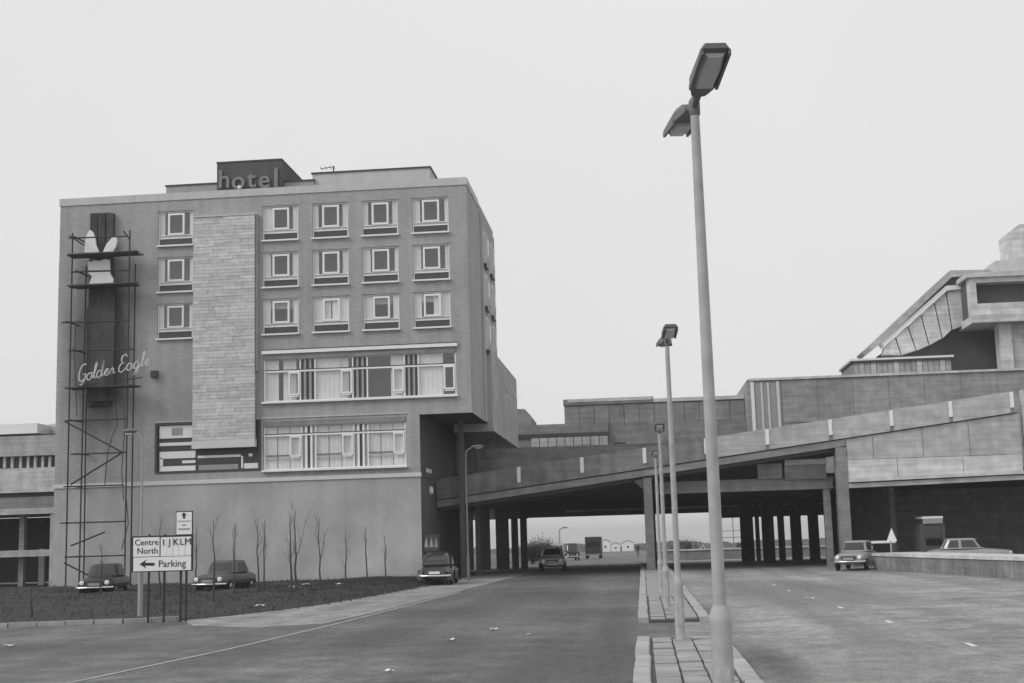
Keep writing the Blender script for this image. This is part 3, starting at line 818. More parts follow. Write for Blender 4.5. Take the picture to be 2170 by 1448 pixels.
# ------------------------------------------------------------------ ramp bridge and the deck behind it
BY = 72.0
rl = lambda x: 5.5 + .117 * x                 # the line of the ramp's edge
br = thing('ramp_bridge', (0.5, BY, 0), 'concrete ramp bridge climbing from the hotel to the right across the road', 'bridge')
RX0, RX1 = -11.1, 20.05
def ramp_piece(x0, x1, d0, d1, y0, y1):
    return MB().prism([(x0, rl(x0) + d0), (x1, rl(x1) + d0), (x1, rl(x1) + d1), (x0, rl(x0) + d1)], y0, y1)
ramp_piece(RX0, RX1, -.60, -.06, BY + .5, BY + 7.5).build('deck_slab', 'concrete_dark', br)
ramp_piece(RX0, 10.97, -.42, -.07, BY + .02, BY + .5).build('edge_beam', 'concrete_mid', br)
ramp_piece(RX0, RX1, -.07, .0, BY + .14, BY + .5).build('shadow_groove', 'dark_panel', br)
posts = [at(px, 950, BY).x for px in (966, 1098, 1232, 1365, 1496, 1627, 1762, 1893, 2020, 2152)]
for k, (a, b) in enumerate(zip(posts, posts[1:])):
    a2 = RX0 if k == 0 else a + .10
    ramp_piece(a2, b - .10, 0, 1.12, BY - .06 , BY + .2).build('parapet_panel', 'concrete_weathered_shade' if k < 4 else 'concrete', br)  # left panels darker: the hotel's shadow is put into their colour
for a in posts[1:]:
    ramp_piece(a - .095, a + .095, .27, 1.10, BY - .09, BY + .1).build('parapet_post', 'white_paint', br)
    ramp_piece(a - .095, a + .095, 0, .268, BY - .03, BY + .15).build('post_foot', 'concrete_mid', br)
ramp_piece(RX0, RX1, 0, 1.05, BY + 7.2, BY + 7.4).build('far_parapet', 'concrete_mid', br)
# piers
MB().box(.14, .60, BY + .1, BY + .75, 0, rl(.2) - .5).build('pier', 'concrete_weathered_shade', br)
MB().prism([(-.35, rl(0) - .62), (.12, rl(0) - 1.1), (.12, rl(0) - .5)], BY + .15, BY + .7).build('haunch', 'concrete_dark', br)
MB().box(10.42, 10.98, BY + .02, BY + .8, 0, rl(10.5) - .43).build('pier', 'concrete_mid', br)
MB().box(9.85, 10.2, BY + 1.5, BY + 1.9, 0, 4.14).build('pier', 'concrete_mid', br)
# concrete side wall of the ramp on the right, in panels, with its ledge
wz = 4.62
def wall_panel(x0, x1, z0, z1, mt, t=.0):
    za, zb = (rl(x0) - .06, rl(x1) - .06) if z1 is None else (z1, z1)
    g = .012
    return MB().prism([(x0 + g, z0 + g), (x1 - g, z0 + g), (x1 - g, zb - g), (x0 + g, za - g)], BY + .06 + t, BY + .4).build('wall_panel', mt, br)
xb = [10.99, 13.6, 17.0, RX1]
for a, b in zip(xb, xb[1:]): wall_panel(a, b, wz, 5.62, 'concrete_light', random.uniform(0, .02))
xb = [10.99, 12.4, 15.0, 17.4, RX1]
for a, b in zip(xb, xb[1:]): wall_panel(a, b, 5.62, None, 'concrete', random.uniform(0, .02))
MB().prism([(10.99, 4.42), (RX1 + .2, 4.58), (RX1 + .2, 4.74), (10.99, 4.62)], BY - .35, BY + .05).build('ledge', 'concrete_light', br)
MB().prism([(10.99, 4.12), (RX1 + .2, 4.28), (RX1 + .2, 4.52), (10.99, 4.36)], BY - .2, BY + .04).build('ledge_beam', 'concrete', br)
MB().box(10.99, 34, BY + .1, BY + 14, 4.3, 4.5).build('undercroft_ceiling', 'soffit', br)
MB().box(RX1 + .2, RX1 + .5, BY - .1, BY + .4, 0.0, 9.0).build('end_pier', 'concrete', br)
# lower wall behind the ramp's span, with some lighter boarding on it
MB().box(-11.1, 10.9, 79.6, 80.2, 4.45, 6.0).build('cross_wall', 'concrete_dark', br)
MB().box(-11.1, 10.9, 79.58, 80.2, 6.004, 7.4).build('retaining_wall', 'concrete_mid', br)
MB().box(.75, 10.4, 73.6, 74.2, 4.18, 4.82).build('lower_beam', 'concrete_mid', br)
for a, b, c, d, mt in ((1604, 972, 1658, 1014, 'concrete_mid'), (1662, 960, 1752, 983, 'concrete_light'), (1662, 986, 1752, 1014, 'concrete_mid')):
    p, q = at(a, b, 73.4), at(c, d, 73.4); MB().box(p.x, q.x, 73.42, 73.58, q.z, min(p.z, rl(p.x) - .62)).build('boarding', mt, br)

# ------------------------------------------------------------------ the town centre building behind and above the ramp
CY = 95.0
tc_ = thing('town_centre', (8, CY, 0), 'stepped concrete town centre building rising behind the ramp bridge', 'building')
def cb(x0, x1, y0, y1, z0, z1, mt, name, parent=None): return MB().box(x0, x1, y0, y1, z0, z1).build(name, mt, parent or tc_)
# the deck it stands on and the rear edge beams seen through the opening
cb(-12, 36, 80.3, 104, 4.75, 5.3, 'concrete_dark', 'deck')
rb = at(1240, 1094, 103).z
cb(-12, 14.6, 103.0, 104.0, rb, 4.74, 'concrete_dark', 'rear_beam')
cb(-5.8, 14.6, 102.6, 102.98, rb + .35, rb + .48, 'concrete_light', 'beam_edge')  # pale strip: highlight on the beam's front edge put into the colour
for y in (85, 91, 97): cb(-12, 14.6, y, y + .5, 4.2, 4.74, 'concrete_dark', 'cross_beam')
# columns seen against the light
for a, b in ((985, 1001), (1016, 1037), (1051, 1077), (1084, 1097), (1103, 1116)):
    y = 90; p, q = at(a, 1150, y), at(b, 1150, y); cb(p.x, q.x, y, y + .6, gz(y) - .05, 4.75, 'concrete_dark', 'column')
p, q = at(985, 1150, 90.5), at(1117, 1150, 90.5)
for a, b in ((1571, 1598), (1603, 1611), (1617, 1642), (1651, 1664), (1678, 1700), (1716, 1737), (1751, 1775)):
    y = 98; p, q = at(a, 1150, y), at(b, 1150, y); cb(p.x, q.x, y, y + .5, gz(y) - .05, 4.75, 'concrete_dark', 'column')
p, q = at(1369, 1100, 99), at(1389, 1100, 99); cb(p.x, q.x, 99, 99.7, gz(99) - .05, 4.75, 'concrete_mid', 'column')
q = at(1526, 1100, 103).x; cb(at(1526, 1100, 103).x, 14.6, 103.0, 103.9, at(1560, 1097, 103).z, rb, 'concrete_dark', 'rear_beam')
a_, b_ = at(985, 1103, 101), at(1117, 1103, 101)
cb(a_.x, b_.x, 101, 101.8, a_.z, 4.74, 'concrete_dark', 'rear_beam')
# the far side of the dark undercroft on the right
cb(14.6, 36, 86.0, 86.5, -.1, 4.75, 'concrete_mid', 'undercroft_wall')
cb(14.3, 14.6, 79, 104, -.1, 4.75, 'concrete_mid', 'undercroft_wall')
# block of tall panels left of the tower
cb(-5.25, 7.6, CY + .1, CY + 9, 5.3, 11.35, 'concrete_mid', 'hall_block')
hb = tc_
n = 12; w = (7.6 + 5.25) / n
for k in range(n):
    cb(-5.25 + k * w + .02, -5.25 + (k + 1) * w - .02, CY - random.uniform(.0, .03), CY + .1, 9.95, 11.33 - (0 if k < 6 else .04), 'concrete_mid', 'facade_panel')
cb(-5.3, 1.15, CY - .12, CY + 9, 11.36, 11.78, 'concrete_mid', 'roof_edge')
cb(-5.0, 1.05, CY - .16, CY - .121, 11.55, 11.76, 'concrete_light', 'roof_flashing')
cb(1.16, 7.6, CY - .1, CY + 9, 11.36, 11.62, 'concrete_light', 'roof_edge')
cb(-2.1, 7.6, CY - .6, CY + .0, 5.3, 9.93, 'concrete_mid', 'lower_wall')
cb(-9.2, -2.12, CY - .8, CY + 6, 5.3, 9.98, 'concrete_mid', 'low_wing')
cb(-9.2, -2.1, CY - .95, CY - .801, 9.02, 9.3, 'dark_panel', 'shadow_gap')
lx0, lx1 = at(1125, 930, CY - .9).x, at(1288, 930, CY - .9).x
for k in range(9):
    w = (lx1 - lx0) / 9
    cb(lx0 + k * w + .03, lx0 + (k + 1) * w - .02, CY - 1.0, CY - .81, 8.05, 9.0, 'concrete', 'cladding_board')
p = at(1180, 952, 88); q = at(1392, 945, 88)
cb(p.x, q.x, 88, 88.2, 5.3, p.z, 'concrete_mid', 'terrace_wall'); cb(p.x - .05, q.x + .05, 87.9, 88.3, p.z, p.z + .09, 'dark_frame', 'terrace_rail')
p, q = at(1300, 938, 89), at(1326, 946, 89); cb(p.x, q.x, 89, 90, q.z - .6, p.z, 'dark_panel', 'terrace_planter')
p, q = at(1086, 868, 97), at(1126, 905, 97)
MB().prism([(p.x - 2, 9.98), (q.x + .1, 9.98), (q.x, q.z + .7), (q.x - .45, p.z), (p.x - 2, p.z + .1)], 97, 102).build('roof_house', 'concrete_mid', tc_)
# long dark block B with its pale end bay
cb(7.62, 26.4, CY - 3.0, CY + 8, 5.3, 12.38, 'concrete_block', 'main_block')
s = 92 / 95
bx = lambda px, py: at(px, py, CY - 3.0)
z12 = bx(1850, 794).z
cb(bx(1590, 803).x - .1, 26.3, CY - 3.12, CY + 8, 12.39, z12, 'concrete_dark', 'roof_edge')
cb(bx(1590, 803).x - .1, 26.3, CY - 3.16, CY - 3.121, z12 - .12, z12 + .04, 'concrete_light', 'roof_flashing')
for a, b, mt in ((1592, 1599, 'white_paint'), (1600, 1645, 'sign_grey'), (1646, 1653, 'offwhite')):
    p, q = bx(a, 850), bx(b, 850)
    cb(p.x, q.x, CY - 3.1 + (.06 if mt == 'sign_grey' else 0), CY - 2.999, bx(1600, 912).z - .4, bx(1600, 810).z, mt, 'bay_window' if mt == 'sign_grey' else 'bay_post')
for px in (1613, 1627):
    p, q = bx(px, 850), bx(px + 4, 850); cb(p.x, q.x, CY - 3.09, CY - 3.04, bx(1600, 912).z, bx(1600, 812).z, 'offwhite', 'bay_mullion')
for k in range(6):
    cb(bx(1660, 880).x + k * 2.4, bx(1660, 880).x + k * 2.4 + 2.37, CY - 3.03 - random.uniform(0, .015), CY - 2.99, 9.3, 12.3, 'concrete_block', 'facade_panel')
# roof house with pale boards
y = 93.5; p, q = at(1800, 764, y), at(2018, 757, y); zb = 12.4
cb(p.x + .15, q.x - .05, y, y + 5, zb, p.z - .2, 'concrete_mid', 'roof_house')
nb = 17
for k in range(nb):
    w = (q.x - p.x - .35) / nb
    cb(p.x + .22 + k * w + .02, p.x + .22 + (k + 1) * w - .02, y - .08 - (.04 if k % 4 == 3 else 0), y, zb, p.z - .22, 'concrete_light' if k % 4 == 3 else 'concrete', 'cladding_board')
cb(p.x, q.x + .05, y - .25, y + 5, p.z - .2, p.z - .08, 'dark_panel', 'roof_edge'); cb(p.x, q.x + .05, y - .27, y + 5, p.z - .078, p.z + .06, 'white_paint', 'roof_flashing')
# sloping gallery under the penthouse
GY = 96.0
def gp(pts): return [(at(a, b, GY).x, at(a, b, GY).z) for a, b in pts]
MB().prism(gp([(1838, 737), (1846, 744), (1874, 722), (2014, 590), (2058, 587), (2112, 585), (2112, 574), (2010, 576)]), GY - .5, GY + 5).build('gallery_roof', 'concrete', tc_)
MB().prism(gp([(1866, 728), (1872, 736), (2005, 618), (2046, 614), (2046, 606), (2002, 608)]), GY - .42, GY + 1).build('gallery_sill', 'white_paint', tc_)
MB().prism(gp([(1876, 724), (1870, 719), (2008, 589), (2050, 588), (2050, 607), (2003, 609)]), GY - .2, GY + 1).build('gallery_glazing', 'concrete_dark', tc_)
top = [(1872, 737), (1896, 716), (1922, 693), (1950, 668), (1978, 643), (2003, 620), (2044, 615)]
bot = [(1868, 752), (1908, 753), (1940, 744), (1967, 733), (1995, 718), (2016, 700), (2044, 690)]
for k in range(6):
    g = 1.3
    MB().prism(gp([(top[k][0] + g, top[k][1]), (top[k + 1][0] - g, top[k + 1][1]), (bot[k + 1][0] - g, bot[k + 1][1]), (bot[k][0] + g, bot[k][1])]), GY - .3 + random.uniform(0, .06), GY + .6).build('gallery_panel', 'concrete_light', tc_)
MB().prism(gp([(1880, 740), (2046, 612), (2140, 605), (2140, 790), (1880, 790)]), GY + .7, GY + 6).build('gallery_underside', 'concrete_dark', tc_)
# penthouse with its deep window recess
py_ = 93.0
def pp_(a, b): return at(a, b, py_)
x0 = pp_(2058, 640).x; xe = 40.0
zt, zw1, zw0, zb0, zb1 = pp_(2110, 585).z, pp_(2110, 598).z, pp_(2110, 642).z, pp_(2110, 668).z, pp_(2110, 684).z
cb(x0 - .25, xe, py_ - .15, py_ + 9, zt - .05, zt + .28, 'concrete_light', 'roof_edge')
cb(x0, xe, py_, py_ + 1, zw1, zt - .052, 'concrete', 'head_beam')
cb(x0, x0 + .42, py_, py_ + 1, zw0, zw1 - .002, 'concrete_light', 'end_post')
cb(x0, xe, py_, py_ + 1, zb0, zw0 - .002, 'concrete_light', 'parapet_wall')
cb(x0 - .1, xe, py_ - .4, py_ + 9, zb1, zb0 - .004, 'concrete_light', 'floor_edge')
cb(x0 + .02, xe, py_ + 1.01, py_ + 9, zb0, zt - .06, 'concrete_dark', 'penthouse_core')
p = at(2108, 553, 94.5); q = at(2108, 582, 94.5); cb(p.x, xe, 94.5, 100, q.z - .2, p.z, 'coping', 'roof_house')
p = at(2133, 500, 97); q = at(2133, 556, 97)
MB().prism([(p.x, q.z), (p.x + 3, q.z), (p.x + 3, p.z + .9), (p.x + .95, p.z + .8), (p.x - .05, p.z + .1)], 97, 99).build('chimney', 'concrete_light', tc_)
p = at(2122, 760, 93.4); q = at(2148, 760, 93.4); zc = zb1
cb(p.x, q.x, 93.4, 94.6, 5.3, zc - .003, 'concrete_light', 'column'); cb(q.x + .02, q.x + 3, 93.6, 94.4, 5.3, zc - .003, 'concrete', 'column')
cb(26.45, 40, 92.2, 100, 5.3, 10.5, 'concrete_mid', 'side_block')

# ------------------------------------------------------------------ platform wall on the right
pl = thing('platform_wall', (13, 56, 0), 'low concrete platform wall with pale capping at the right kerb', 'wall')
A, B = Vector((11.0, 66.0)), Vector((14.6, 45.0))
d = (B - A).normalized(); nr = Vector((-d.y, d.x))
if nr.x < 0: nr = -nr
L = (B - A).length; n = 14
for k in range(n):
    p0, p1 = A + d * (L * k / n + .02), A + d * (L * (k + 1) / n - .02)
    MB().slab([tuple(p0), tuple(p1), tuple(p1 + nr * .3), tuple(p0 + nr * .3)], -.05, .66).build('wall_panel', 'concrete_weathered_shade', pl)
MB().slab([tuple(A - nr * .06), tuple(B - nr * .06), tuple(B + nr * 2.0), tuple(A + nr * 2.0)], .664, .80).build('capping', 'concrete_light', pl)
sheet('footway', 'pavement', [(A.x + 1.9, A.y), (B.x + 1.9, B.y), (40, 45), (40, 70)], .3)

# ------------------------------------------------------------------ street lamps on the median
def street_lamp(x, y, top, sh, r0, r1, label, sc=1.0, rz=0.0):
    t = thing('street_lamp', (x, y, .1), label, 'street lamp', 'twin headed lamps along the median', R(rz))
    MB().lathe([(r0 + .01, -.1), (r0, 0), (r0, sh - .1), (r0 * 1.06, sh - .08), (r0 * 1.06, sh - .02), (r1 + .008, sh + .08)], (0, 0, 0), 20).build('base', 'pole_paint', t, local=True)
    MB().tube([(0, 0, sh + .02), (0, 0, (sh + top) / 2), (0, 0, top)], [r1, r1 * .9, r1 * .72], 16).build('shaft', 'pole_paint', t, local=True)
    MB().box(-r0 * .45, r0 * .45, -r0 - .012, -r0 * .8, .25, .7).build('access_door', 'pole_paint', t, local=True)
    MB().lathe([(r1 * .8, top - .02), (r1 * .9, top + .0), (r1 * .9, top + .12), (r1 * .5, top + .16)], (0, 0, 0), 14).build('collar', 'lamp_case', t, local=True)
    T = .10
    for s in (-1, 1):
        MB().tube([(0, 0, top + .06), (.0, s * .14, top + .10), (.0, s * .30 * sc, top + .15 )], [.035, .035, .05], 10).build('arm', 'lamp_case', t, local=True)
        rr = []
        for yy, hw, zl, zh in ((.22, .07, .07, .17), (.32, .10, .055, .20), (.46, .135, .04, .20), (.50, .15, .035, .20), (1.14, .155, .06, .165), (1.18, .14, .075, .15)):
            hw *= .84; z0, z1 = top + zl + T * yy * sc, top + zh + T * yy * sc - .03
            rr.append([(hw, s * yy * sc, z0), (hw, s * yy * sc, z1 - .05), (hw * .72, s * yy * sc, z1), (-hw * .72, s * yy * sc, z1), (-hw, s * yy * sc, z1 - .05), (-hw, s * yy * sc, z0)])
        if s > 0: rr = [r[::-1] for r in rr]
        hd = MB().rings(rr, smooth=False).build('lamp_head', 'lamp_case', t, local=True)
        ln = MB(); 
        rr = [[(hw, s * yy * sc, top + zz + T * yy * sc), (hw * .6, s * yy * sc, top + zz - .05 + T * yy * sc), (-hw * .6, s * yy * sc, top + zz - .05 + T * yy * sc), (-hw, s * yy * sc, top + zz + T * yy * sc)] for yy, hw, zz in ((.54, .11, .05), (.85, .12, .05), (1.12, .10, .068))]
        ln.rings(rr, closed=True, smooth=False).build('lens', 'lamp_lens', hd, local=True)
        rim = MB()
        for x0, x1 in ((-.133, -.108), (.108, .133)):
            ya, yb = s * .50 * sc, s * 1.17 * sc; za, zb = top + .005 + T * .5 * sc, top + .02 + T * 1.17 * sc
            rim.add([(x0, ya, za), (x1, ya, za), (x1, yb, zb), (x0, yb, zb), (x0, ya, za + .05), (x1, ya, za + .05), (x1, yb, zb + .05), (x0, yb, zb + .05)],
                    [(0, 3, 2, 1), (4, 5, 6, 7), (0, 1, 5, 4), (1, 2, 6, 5), (2, 3, 7, 6), (3, 0, 4, 7)])
        rim.build('rim', 'lamp_case', hd, local=True)
    return t
street_lamp(.665, 12.3, 5.86, 1.17, .098, .060, 'nearest and tallest of the twin headed street lamps on the median', 1.02, 7)
street_lamp(.60, 24.6, 5.38, 1.06, .088, .056, 'second nearest twin headed street lamp at the end of the first median', .9, 3)
street_lamp(.55, 35.2, 4.55, 1.0, .085, .055, 'third nearest twin headed street lamp on the far median', .7)
street_lamp(.53, 44.7, 4.45, 1.0, .085, .055, 'fourth twin headed street lamp just before the bridge', .7)

# curved arm street lamps
def cobra(x, y, z0, hgt, dx, label, r=.05, mt='steel'):
    t = thing('street_lamp', (x, y, z0), label, 'street lamp')
    MB().tube([(0, 0, 0), (0, 0, 1.2), (0, 0, 1.3), (0, 0, hgt - .35), (dx * .12, 0, hgt - .12), (dx * .45, 0, hgt)], [r * 1.6, r * 1.6, r, r * .75, r * .7, r * .6], 10).build('pole', mt, t, local=True)
    rr = []
    for u, hw, th in ((.35, .04, .04), (.5, .11, .07), (.8, .14, .09), (1.0, .11, .06), (1.1, .03, .02)):
        rr.append([(dx * u, math.cos(a) * hw, hgt + .02 + math.sin(a) * th * (1 if math.sin(a) > 0 else .6)) for a in [k * math.pi / 5 for k in range(10)]])
    if dx > 0: rr = [q[::-1] for q in rr]
    h = MB().rings(rr).build('lamp_head', 'lamp_case', t, local=True)
    MB().box(min(dx * .6, dx * .95), max(dx * .6, dx * .95), -.08, .08, hgt - .07, hgt - .03).build('lens', 'lamp_lens', h, local=True)
    return t
p = gnd(297, 1306, .15); q = at(294, 930, p.y)
cobra(p.x, p.y, .15, q.z + .05, -.5, 'slim curved arm street lamp in front of the parking sign', .045)
p = at(1003, 1100, 66); q = at(1000, 948, 66)
cobra(p.x - .3, 66, 0, q.z, .85, 'curved arm street lamp beneath the hotel overhang', .05, 'lamp_case')
p = at(1186, 1150, 150)
cobra(p.x, 150, gz(150), at(1190, 1119, 150).z - gz(150), .9, 'distant street lamp seen through the left bridge opening', .1)

# ------------------------------------------------------------------ direction sign
p = gnd(345, 1311, .14); SGY = p.y + .5
sgn = thing('direction_sign', (p.x, SGY, .14), 'white parking and centre direction sign on posts in the verge', 'sign')
def sb(a, b, c, d, mt, name, y0, y1, parent=None):
    P, Q = at(a, b, SGY), at(c, d, SGY)
    return MB().box(P.x, Q.x, SGY + y0, SGY + y1, Q.z, P.z).build(name, mt, parent or sgn)
bd = sb(280, 1137, 408, 1210, 'sign_black', 'board', 0, .05)
for a in ((283, 1140, 338, 1179), (283, 1182, 405, 1208)): sb(*a, 'sign_white', 'panel', -.012, .0, bd)
for k in range(5):
    a = 341 + k * 13; sb(a, 1139 - k * .4, a + 12, 1179 - k * .4, 'sign_white', 'letter_tab', -.012 - (k % 2) * .004, .0, bd)
ub = sb(373, 1084, 408, 1133, 'sign_black', 'upper_board', .0, .04)
sb(374.5, 1086, 406.5, 1132, 'sign_white', 'upper_panel', -.012, .0, ub)
def txt(s, px, py, size, parent, mt='sign_black', y=-.018):
    c = at(px, py, SGY)
    place('lettering', text_mesh(s, size, mt, .003), parent, (c.x - WP[parent.name][0], SGY + y - WP[parent.name][1], c.z - WP[parent.name][2]))
txt('Centre', 311, 1150, .235, bd); txt('North', 313, 1168, .235, bd)
for k, ch in enumerate('IJKLM'): txt(ch, 347 + k * 13, 1150 - k * .4, .25, bd, 'sign_black', -.024)
txt('Parking', 365, 1195, .265, bd)
def poly_sign(pts, parent, y=-.018):
    MB().prism([(at(a, b, SGY).x, at(a, b, SGY).z) for a, b in pts], SGY + y, SGY + y + .006).build('arrow', 'sign_black', parent)
poly_sign([(296, 1196), (311, 1186), (307, 1193), (328, 1193), (328, 1199), (307, 1199), (311, 1205)], bd)
poly_sign([(390, 1086), (397, 1093), (392.5, 1092), (392.5, 1099), (388, 1099), (388, 1092), (384, 1093)], ub)
for a in ((376, 1104, 405, 1105.2), (385, 1112, 395, 1114.5), (378, 1120, 403, 1123)): sb(*a, 'sign_grey', 'small_print', -.016, -.0125, ub)
for px in (312, 345, 380, 392):
    P = at(px, 1205, SGY); MB().tube([(P.x, SGY + .1, -.1), (P.x + .02, SGY + .1, at(px, 1133 if px < 370 else 1088, SGY).z)], .035, 8).build('post', 'scaffold', sgn)

# ------------------------------------------------------------------ saplings
def sapling(px, py, topy, name_lab, lean=0.0, seed=0, fork=False, thick=1.0):
    rnd = random.Random(seed)
    b = gnd(px, py, .2); hgt = at(px, topy, b.y).z - .2
    t = thing('sapling_tree', (b.x, b.y, .15), name_lab, 'tree', 'bare saplings in the verge')
    tr = MB(); n = 7
    pts = [(lean * hgt * (i / n) + rnd.uniform(-.035, .035) * (i > 0), rnd.uniform(-.03, .03), hgt * .97 * i / n) for i in range(n + 1)]
    tr.tube(pts, [(.046 - .038 * (i / n) ** .8) * thick for i in range(n + 1)], 7).build('trunk', 'bark', t, local=True)
    cr = MB()
    def limb(p, dirv, L, r, dep):
        q = [Vector(p)]; dv = Vector(dirv).normalized()
        for k in range(4):
            dv = (dv + Vector((rnd.uniform(-.2, .2), rnd.uniform(-.2, .2), .12))).normalized(); q.append(q[-1] + dv * L / 4)
        cr.tube(q, [r, r * .8, r * .6, r * .45, r * .3], 4, cap=False)
        if dep:
            for k in range(3):
                i = rnd.randint(1, 4)
                limb(q[i], (dv + Vector((rnd.uniform(-1, 1), rnd.uniform(-1, 1), rnd.uniform(0, .6)))), L * rnd.uniform(.35, .6), r * .55, dep - 1)
    for k in range(7):
        f = rnd.uniform(.38, .97); i = int(f * n); a = rnd.uniform(0, 6.28)
        L = hgt * rnd.uniform(.16, .34) * (1.25 - f * .7)
        limb(pts[i], (math.cos(a), math.sin(a), rnd.uniform(1.6, 3.4)), L, .011 * thick, 1)
    if fork:
        limb(pts[3], (.35, 0, 1.3), hgt * .4, .02, 1)
    cr.build('crown', 'twig', t, local=True)
labs = [(66, 1305, 1238, 'short stump like sapling at the far left of the verge', 0, 0),
        (213, 1265, 1150, 'bare sapling in front of the dark car by the scaffold', .02, 0),
        (338, 1262, 1095, 'slender bare sapling rising behind the direction sign', 0, 0),
        (415, 1250, 1110, 'bare sapling just right of the direction sign boards', .01, 0),
        (452, 1275, 1092, 'tall straight sapling in front of the parked grey car bonnet', 0, 0),
        (496, 1262, 1105, 'forked sapling in front of the parked grey car cabin', .01, 1),
        (547, 1255, 1090, 'left sapling of the close pair right of the grey car', -.01, 0),
        (560, 1255, 1095, 'right sapling of the close pair right of the grey car', .0, 0),
        (618, 1256, 1085, 'left stem of the thick sapling pair below the lower window band', -.01, 0),
        (626, 1254, 1072, 'thick tall sapling with many twigs below the lower window band', .0, 1),
        (679, 1252, 1088, 'bare sapling standing between the thick pair and the thin three', -.015, 1),
        (734, 1236, 1120, 'leftmost of the three thin saplings near the hotel corner', -.015, 0),
        (778, 1240, 1110, 'middle one of the three thin saplings near the hotel corner', -.015, 0),
        (819, 1234, 1128, 'rightmost thin sapling nearest the hotel corner', -.03, 0)]
for i, (px, py, ty, lab, ln_, fk) in enumerate(labs): sapling(px, py, ty, lab, ln_, 11 + i, bool(fk), 1.3 if i in (9, 8) else 1.0)

# ------------------------------------------------------------------ vehicles
def sring(cx, cy, hx, hy, z, n=24, e=.48):
    out = []
    for k in range(n):
        a = 2 * math.pi * k / n; c, s = math.cos(a), math.sin(a)
        out.append((cx + hx * math.copysign(abs(c) ** e, c), cy + hy * math.copysign(abs(s) ** e, s), z))
    return out
def body_ring(y, hw, z0, z1, n=20, e=.58):
    out = []; cz, hz = (z0 + z1) / 2, (z1 - z0) / 2
    for k in range(n):
        a = 2 * math.pi * k / n; c, s = math.cos(a), math.sin(a)
        out.append((hw * math.copysign(abs(c) ** e, c), y, cz + hz * math.copysign(abs(s) ** e, s)))
    return out
def car(name, loc, rz, paint, label, cat='car', shape='saloon', plates=True):
    t = thing(name, loc, label, cat, None, rz)
    if shape == 'beetle':
        secs = [(-2.0, .45, .36, .52), (-1.9, .56, .30, .66), (-1.5, .62, .26, .86), (-.9, .68, .25, .96), (0, .72, .25, .98), (.8, .72, .25, .98), (1.4, .66, .26, .92), (1.8, .56, .30, .72), (2.0, .42, .36, .54)]
        cab = [(.25, 1.28, .70, .92), (.22, 1.12, .66, 1.12), (.2, .86, .57, 1.34), (.18, .55, .42, 1.46), (.15, .2, .2, 1.5)]
        wy, wr = (-1.2, 1.2), .32
    elif shape == 'estate':
        secs = [(-2.0, .60, .38, .72), (-1.92, .70, .32, .80), (-1.3, .76, .28, .86), (-.5, .78, .28, .92), (.8, .78, .28, .92), (1.6, .77, .28, .92), (1.95, .72, .32, .90), (2.02, .66, .38, .84)]
        cab = [(.62, 1.36, .72, .90), (.72, 1.12, .60, 1.38), (.74, 1.02, .54, 1.42)]
        wy, wr = (-1.25, 1.2), .31
    elif shape == 'van':
        secs = [(-2.1, .74, .38, .95), (-2.0, .82, .32, 1.1), (-1.2, .84, .30, 1.12), (0, .84, .3, 1.12), (1.6, .84, .3, 1.12), (2.1, .82, .34, 1.1)]
        cab = [(.02, 2.0, .82, 1.1), (.12, 1.86, .78, 1.75), (.2, 1.72, .70, 1.92)]
        wy, wr = (-1.3, 1.3), .33
    else:
        secs = [(-2.0, .60, .38, .72), (-1.92, .70, .32, .80), (-1.3, .76, .28, .86), (-.5, .78, .28, .92), (.8, .78, .28, .92), (1.5, .77, .28, .90), (1.9, .70, .34, .84), (2.0, .62, .40, .76)]
        cab = [(.32, 1.08, .71, .90), (.34, .74, .58, 1.36), (.34, .62, .50, 1.41)]
        wy, wr = (-1.25, 1.2), .31
    body = MB().rings([body_ring(*s)[::-1] for s in secs]).build('body', paint, t, local=True)
    rings = [sring(0, c, hx, hy, z, 32) for c, hy, hx, z in cab]
    cb_ = MB().rings(rings).build('cabin', paint, t, local=True)
    def surf(u, v):
        k = v * (len(rings) - 1); i = min(int(k), len(rings) - 2); f = k - i
        a = u * 32; j = int(a) % 32; g = a - int(a)
        P = [Vector(rings[ii][jj % 32]) for ii in (i, i + 1) for jj in (j, j + 1)]
        q = (P[0] * (1 - g) + P[1] * g) * (1 - f) + (P[2] * (1 - g) + P[3] * g) * f
        nrm = (P[1] - P[0]).cross(P[2] - P[0]).normalized()
        return q + nrm * .008
    vt = {'beetle': (.22, .62), 'van': (.12, .46)}.get(shape, (.06, .45))
    # u: 0 right, .25 rear, .5 left, .75 front
    for u0, u1, nm in ((.66, .84, 'windscreen'), (.17, .33, 'rear_window'), (.38, .495, 'side_window'), (.505, .615, 'side_window'), (.885, .995, 'side_window'), (.005, .115, 'side_window')):
        if shape == 'van' and nm != 'windscreen' and nm != 'side_window': continue
        g = MB().grid(lambda u, v: tuple(surf(u0 + (u1 - u0) * u, vt[0] + (vt[1] - vt[0]) * v)), 10, 4)
        g.build(nm, 'car_glass', cb_, local=True)
    hw = max(s[1] for s in secs)
    for sx in (-1, 1):
        for y in wy:
            x0 = sx * (hw - .10)
            if shape == 'beetle':
                x0 = sx * (hw - .04)
                f = MB(); f.rings([[(sx * (.50 + .32 * b), y + (.56 - .10 * b * b) * math.cos(a), .30 + (.50 - .12 * b * b) * math.sin(a)) for a in [math.pi * (k / 10) * 1.1 - .157 for k in range(11)]] for b in (0, .4, .75, .95, 1.0)], closed=False, cap=False)
                f.build('wing', paint, t, local=True)
            w = MB().lathe([(wr * .8, -.085), (wr, -.06), (wr, .06), (wr * .8, .085)], (x0, y, wr), 18, 'x').build('tyre', 'tyre', t, local=True)
            MB().lathe([(wr * .58, -.09 if sx < 0 else .07), (wr * .4, -.098 if sx < 0 else .098)], (x0, y, wr), 14, 'x').build('hub', 'chrome', w, local=True)
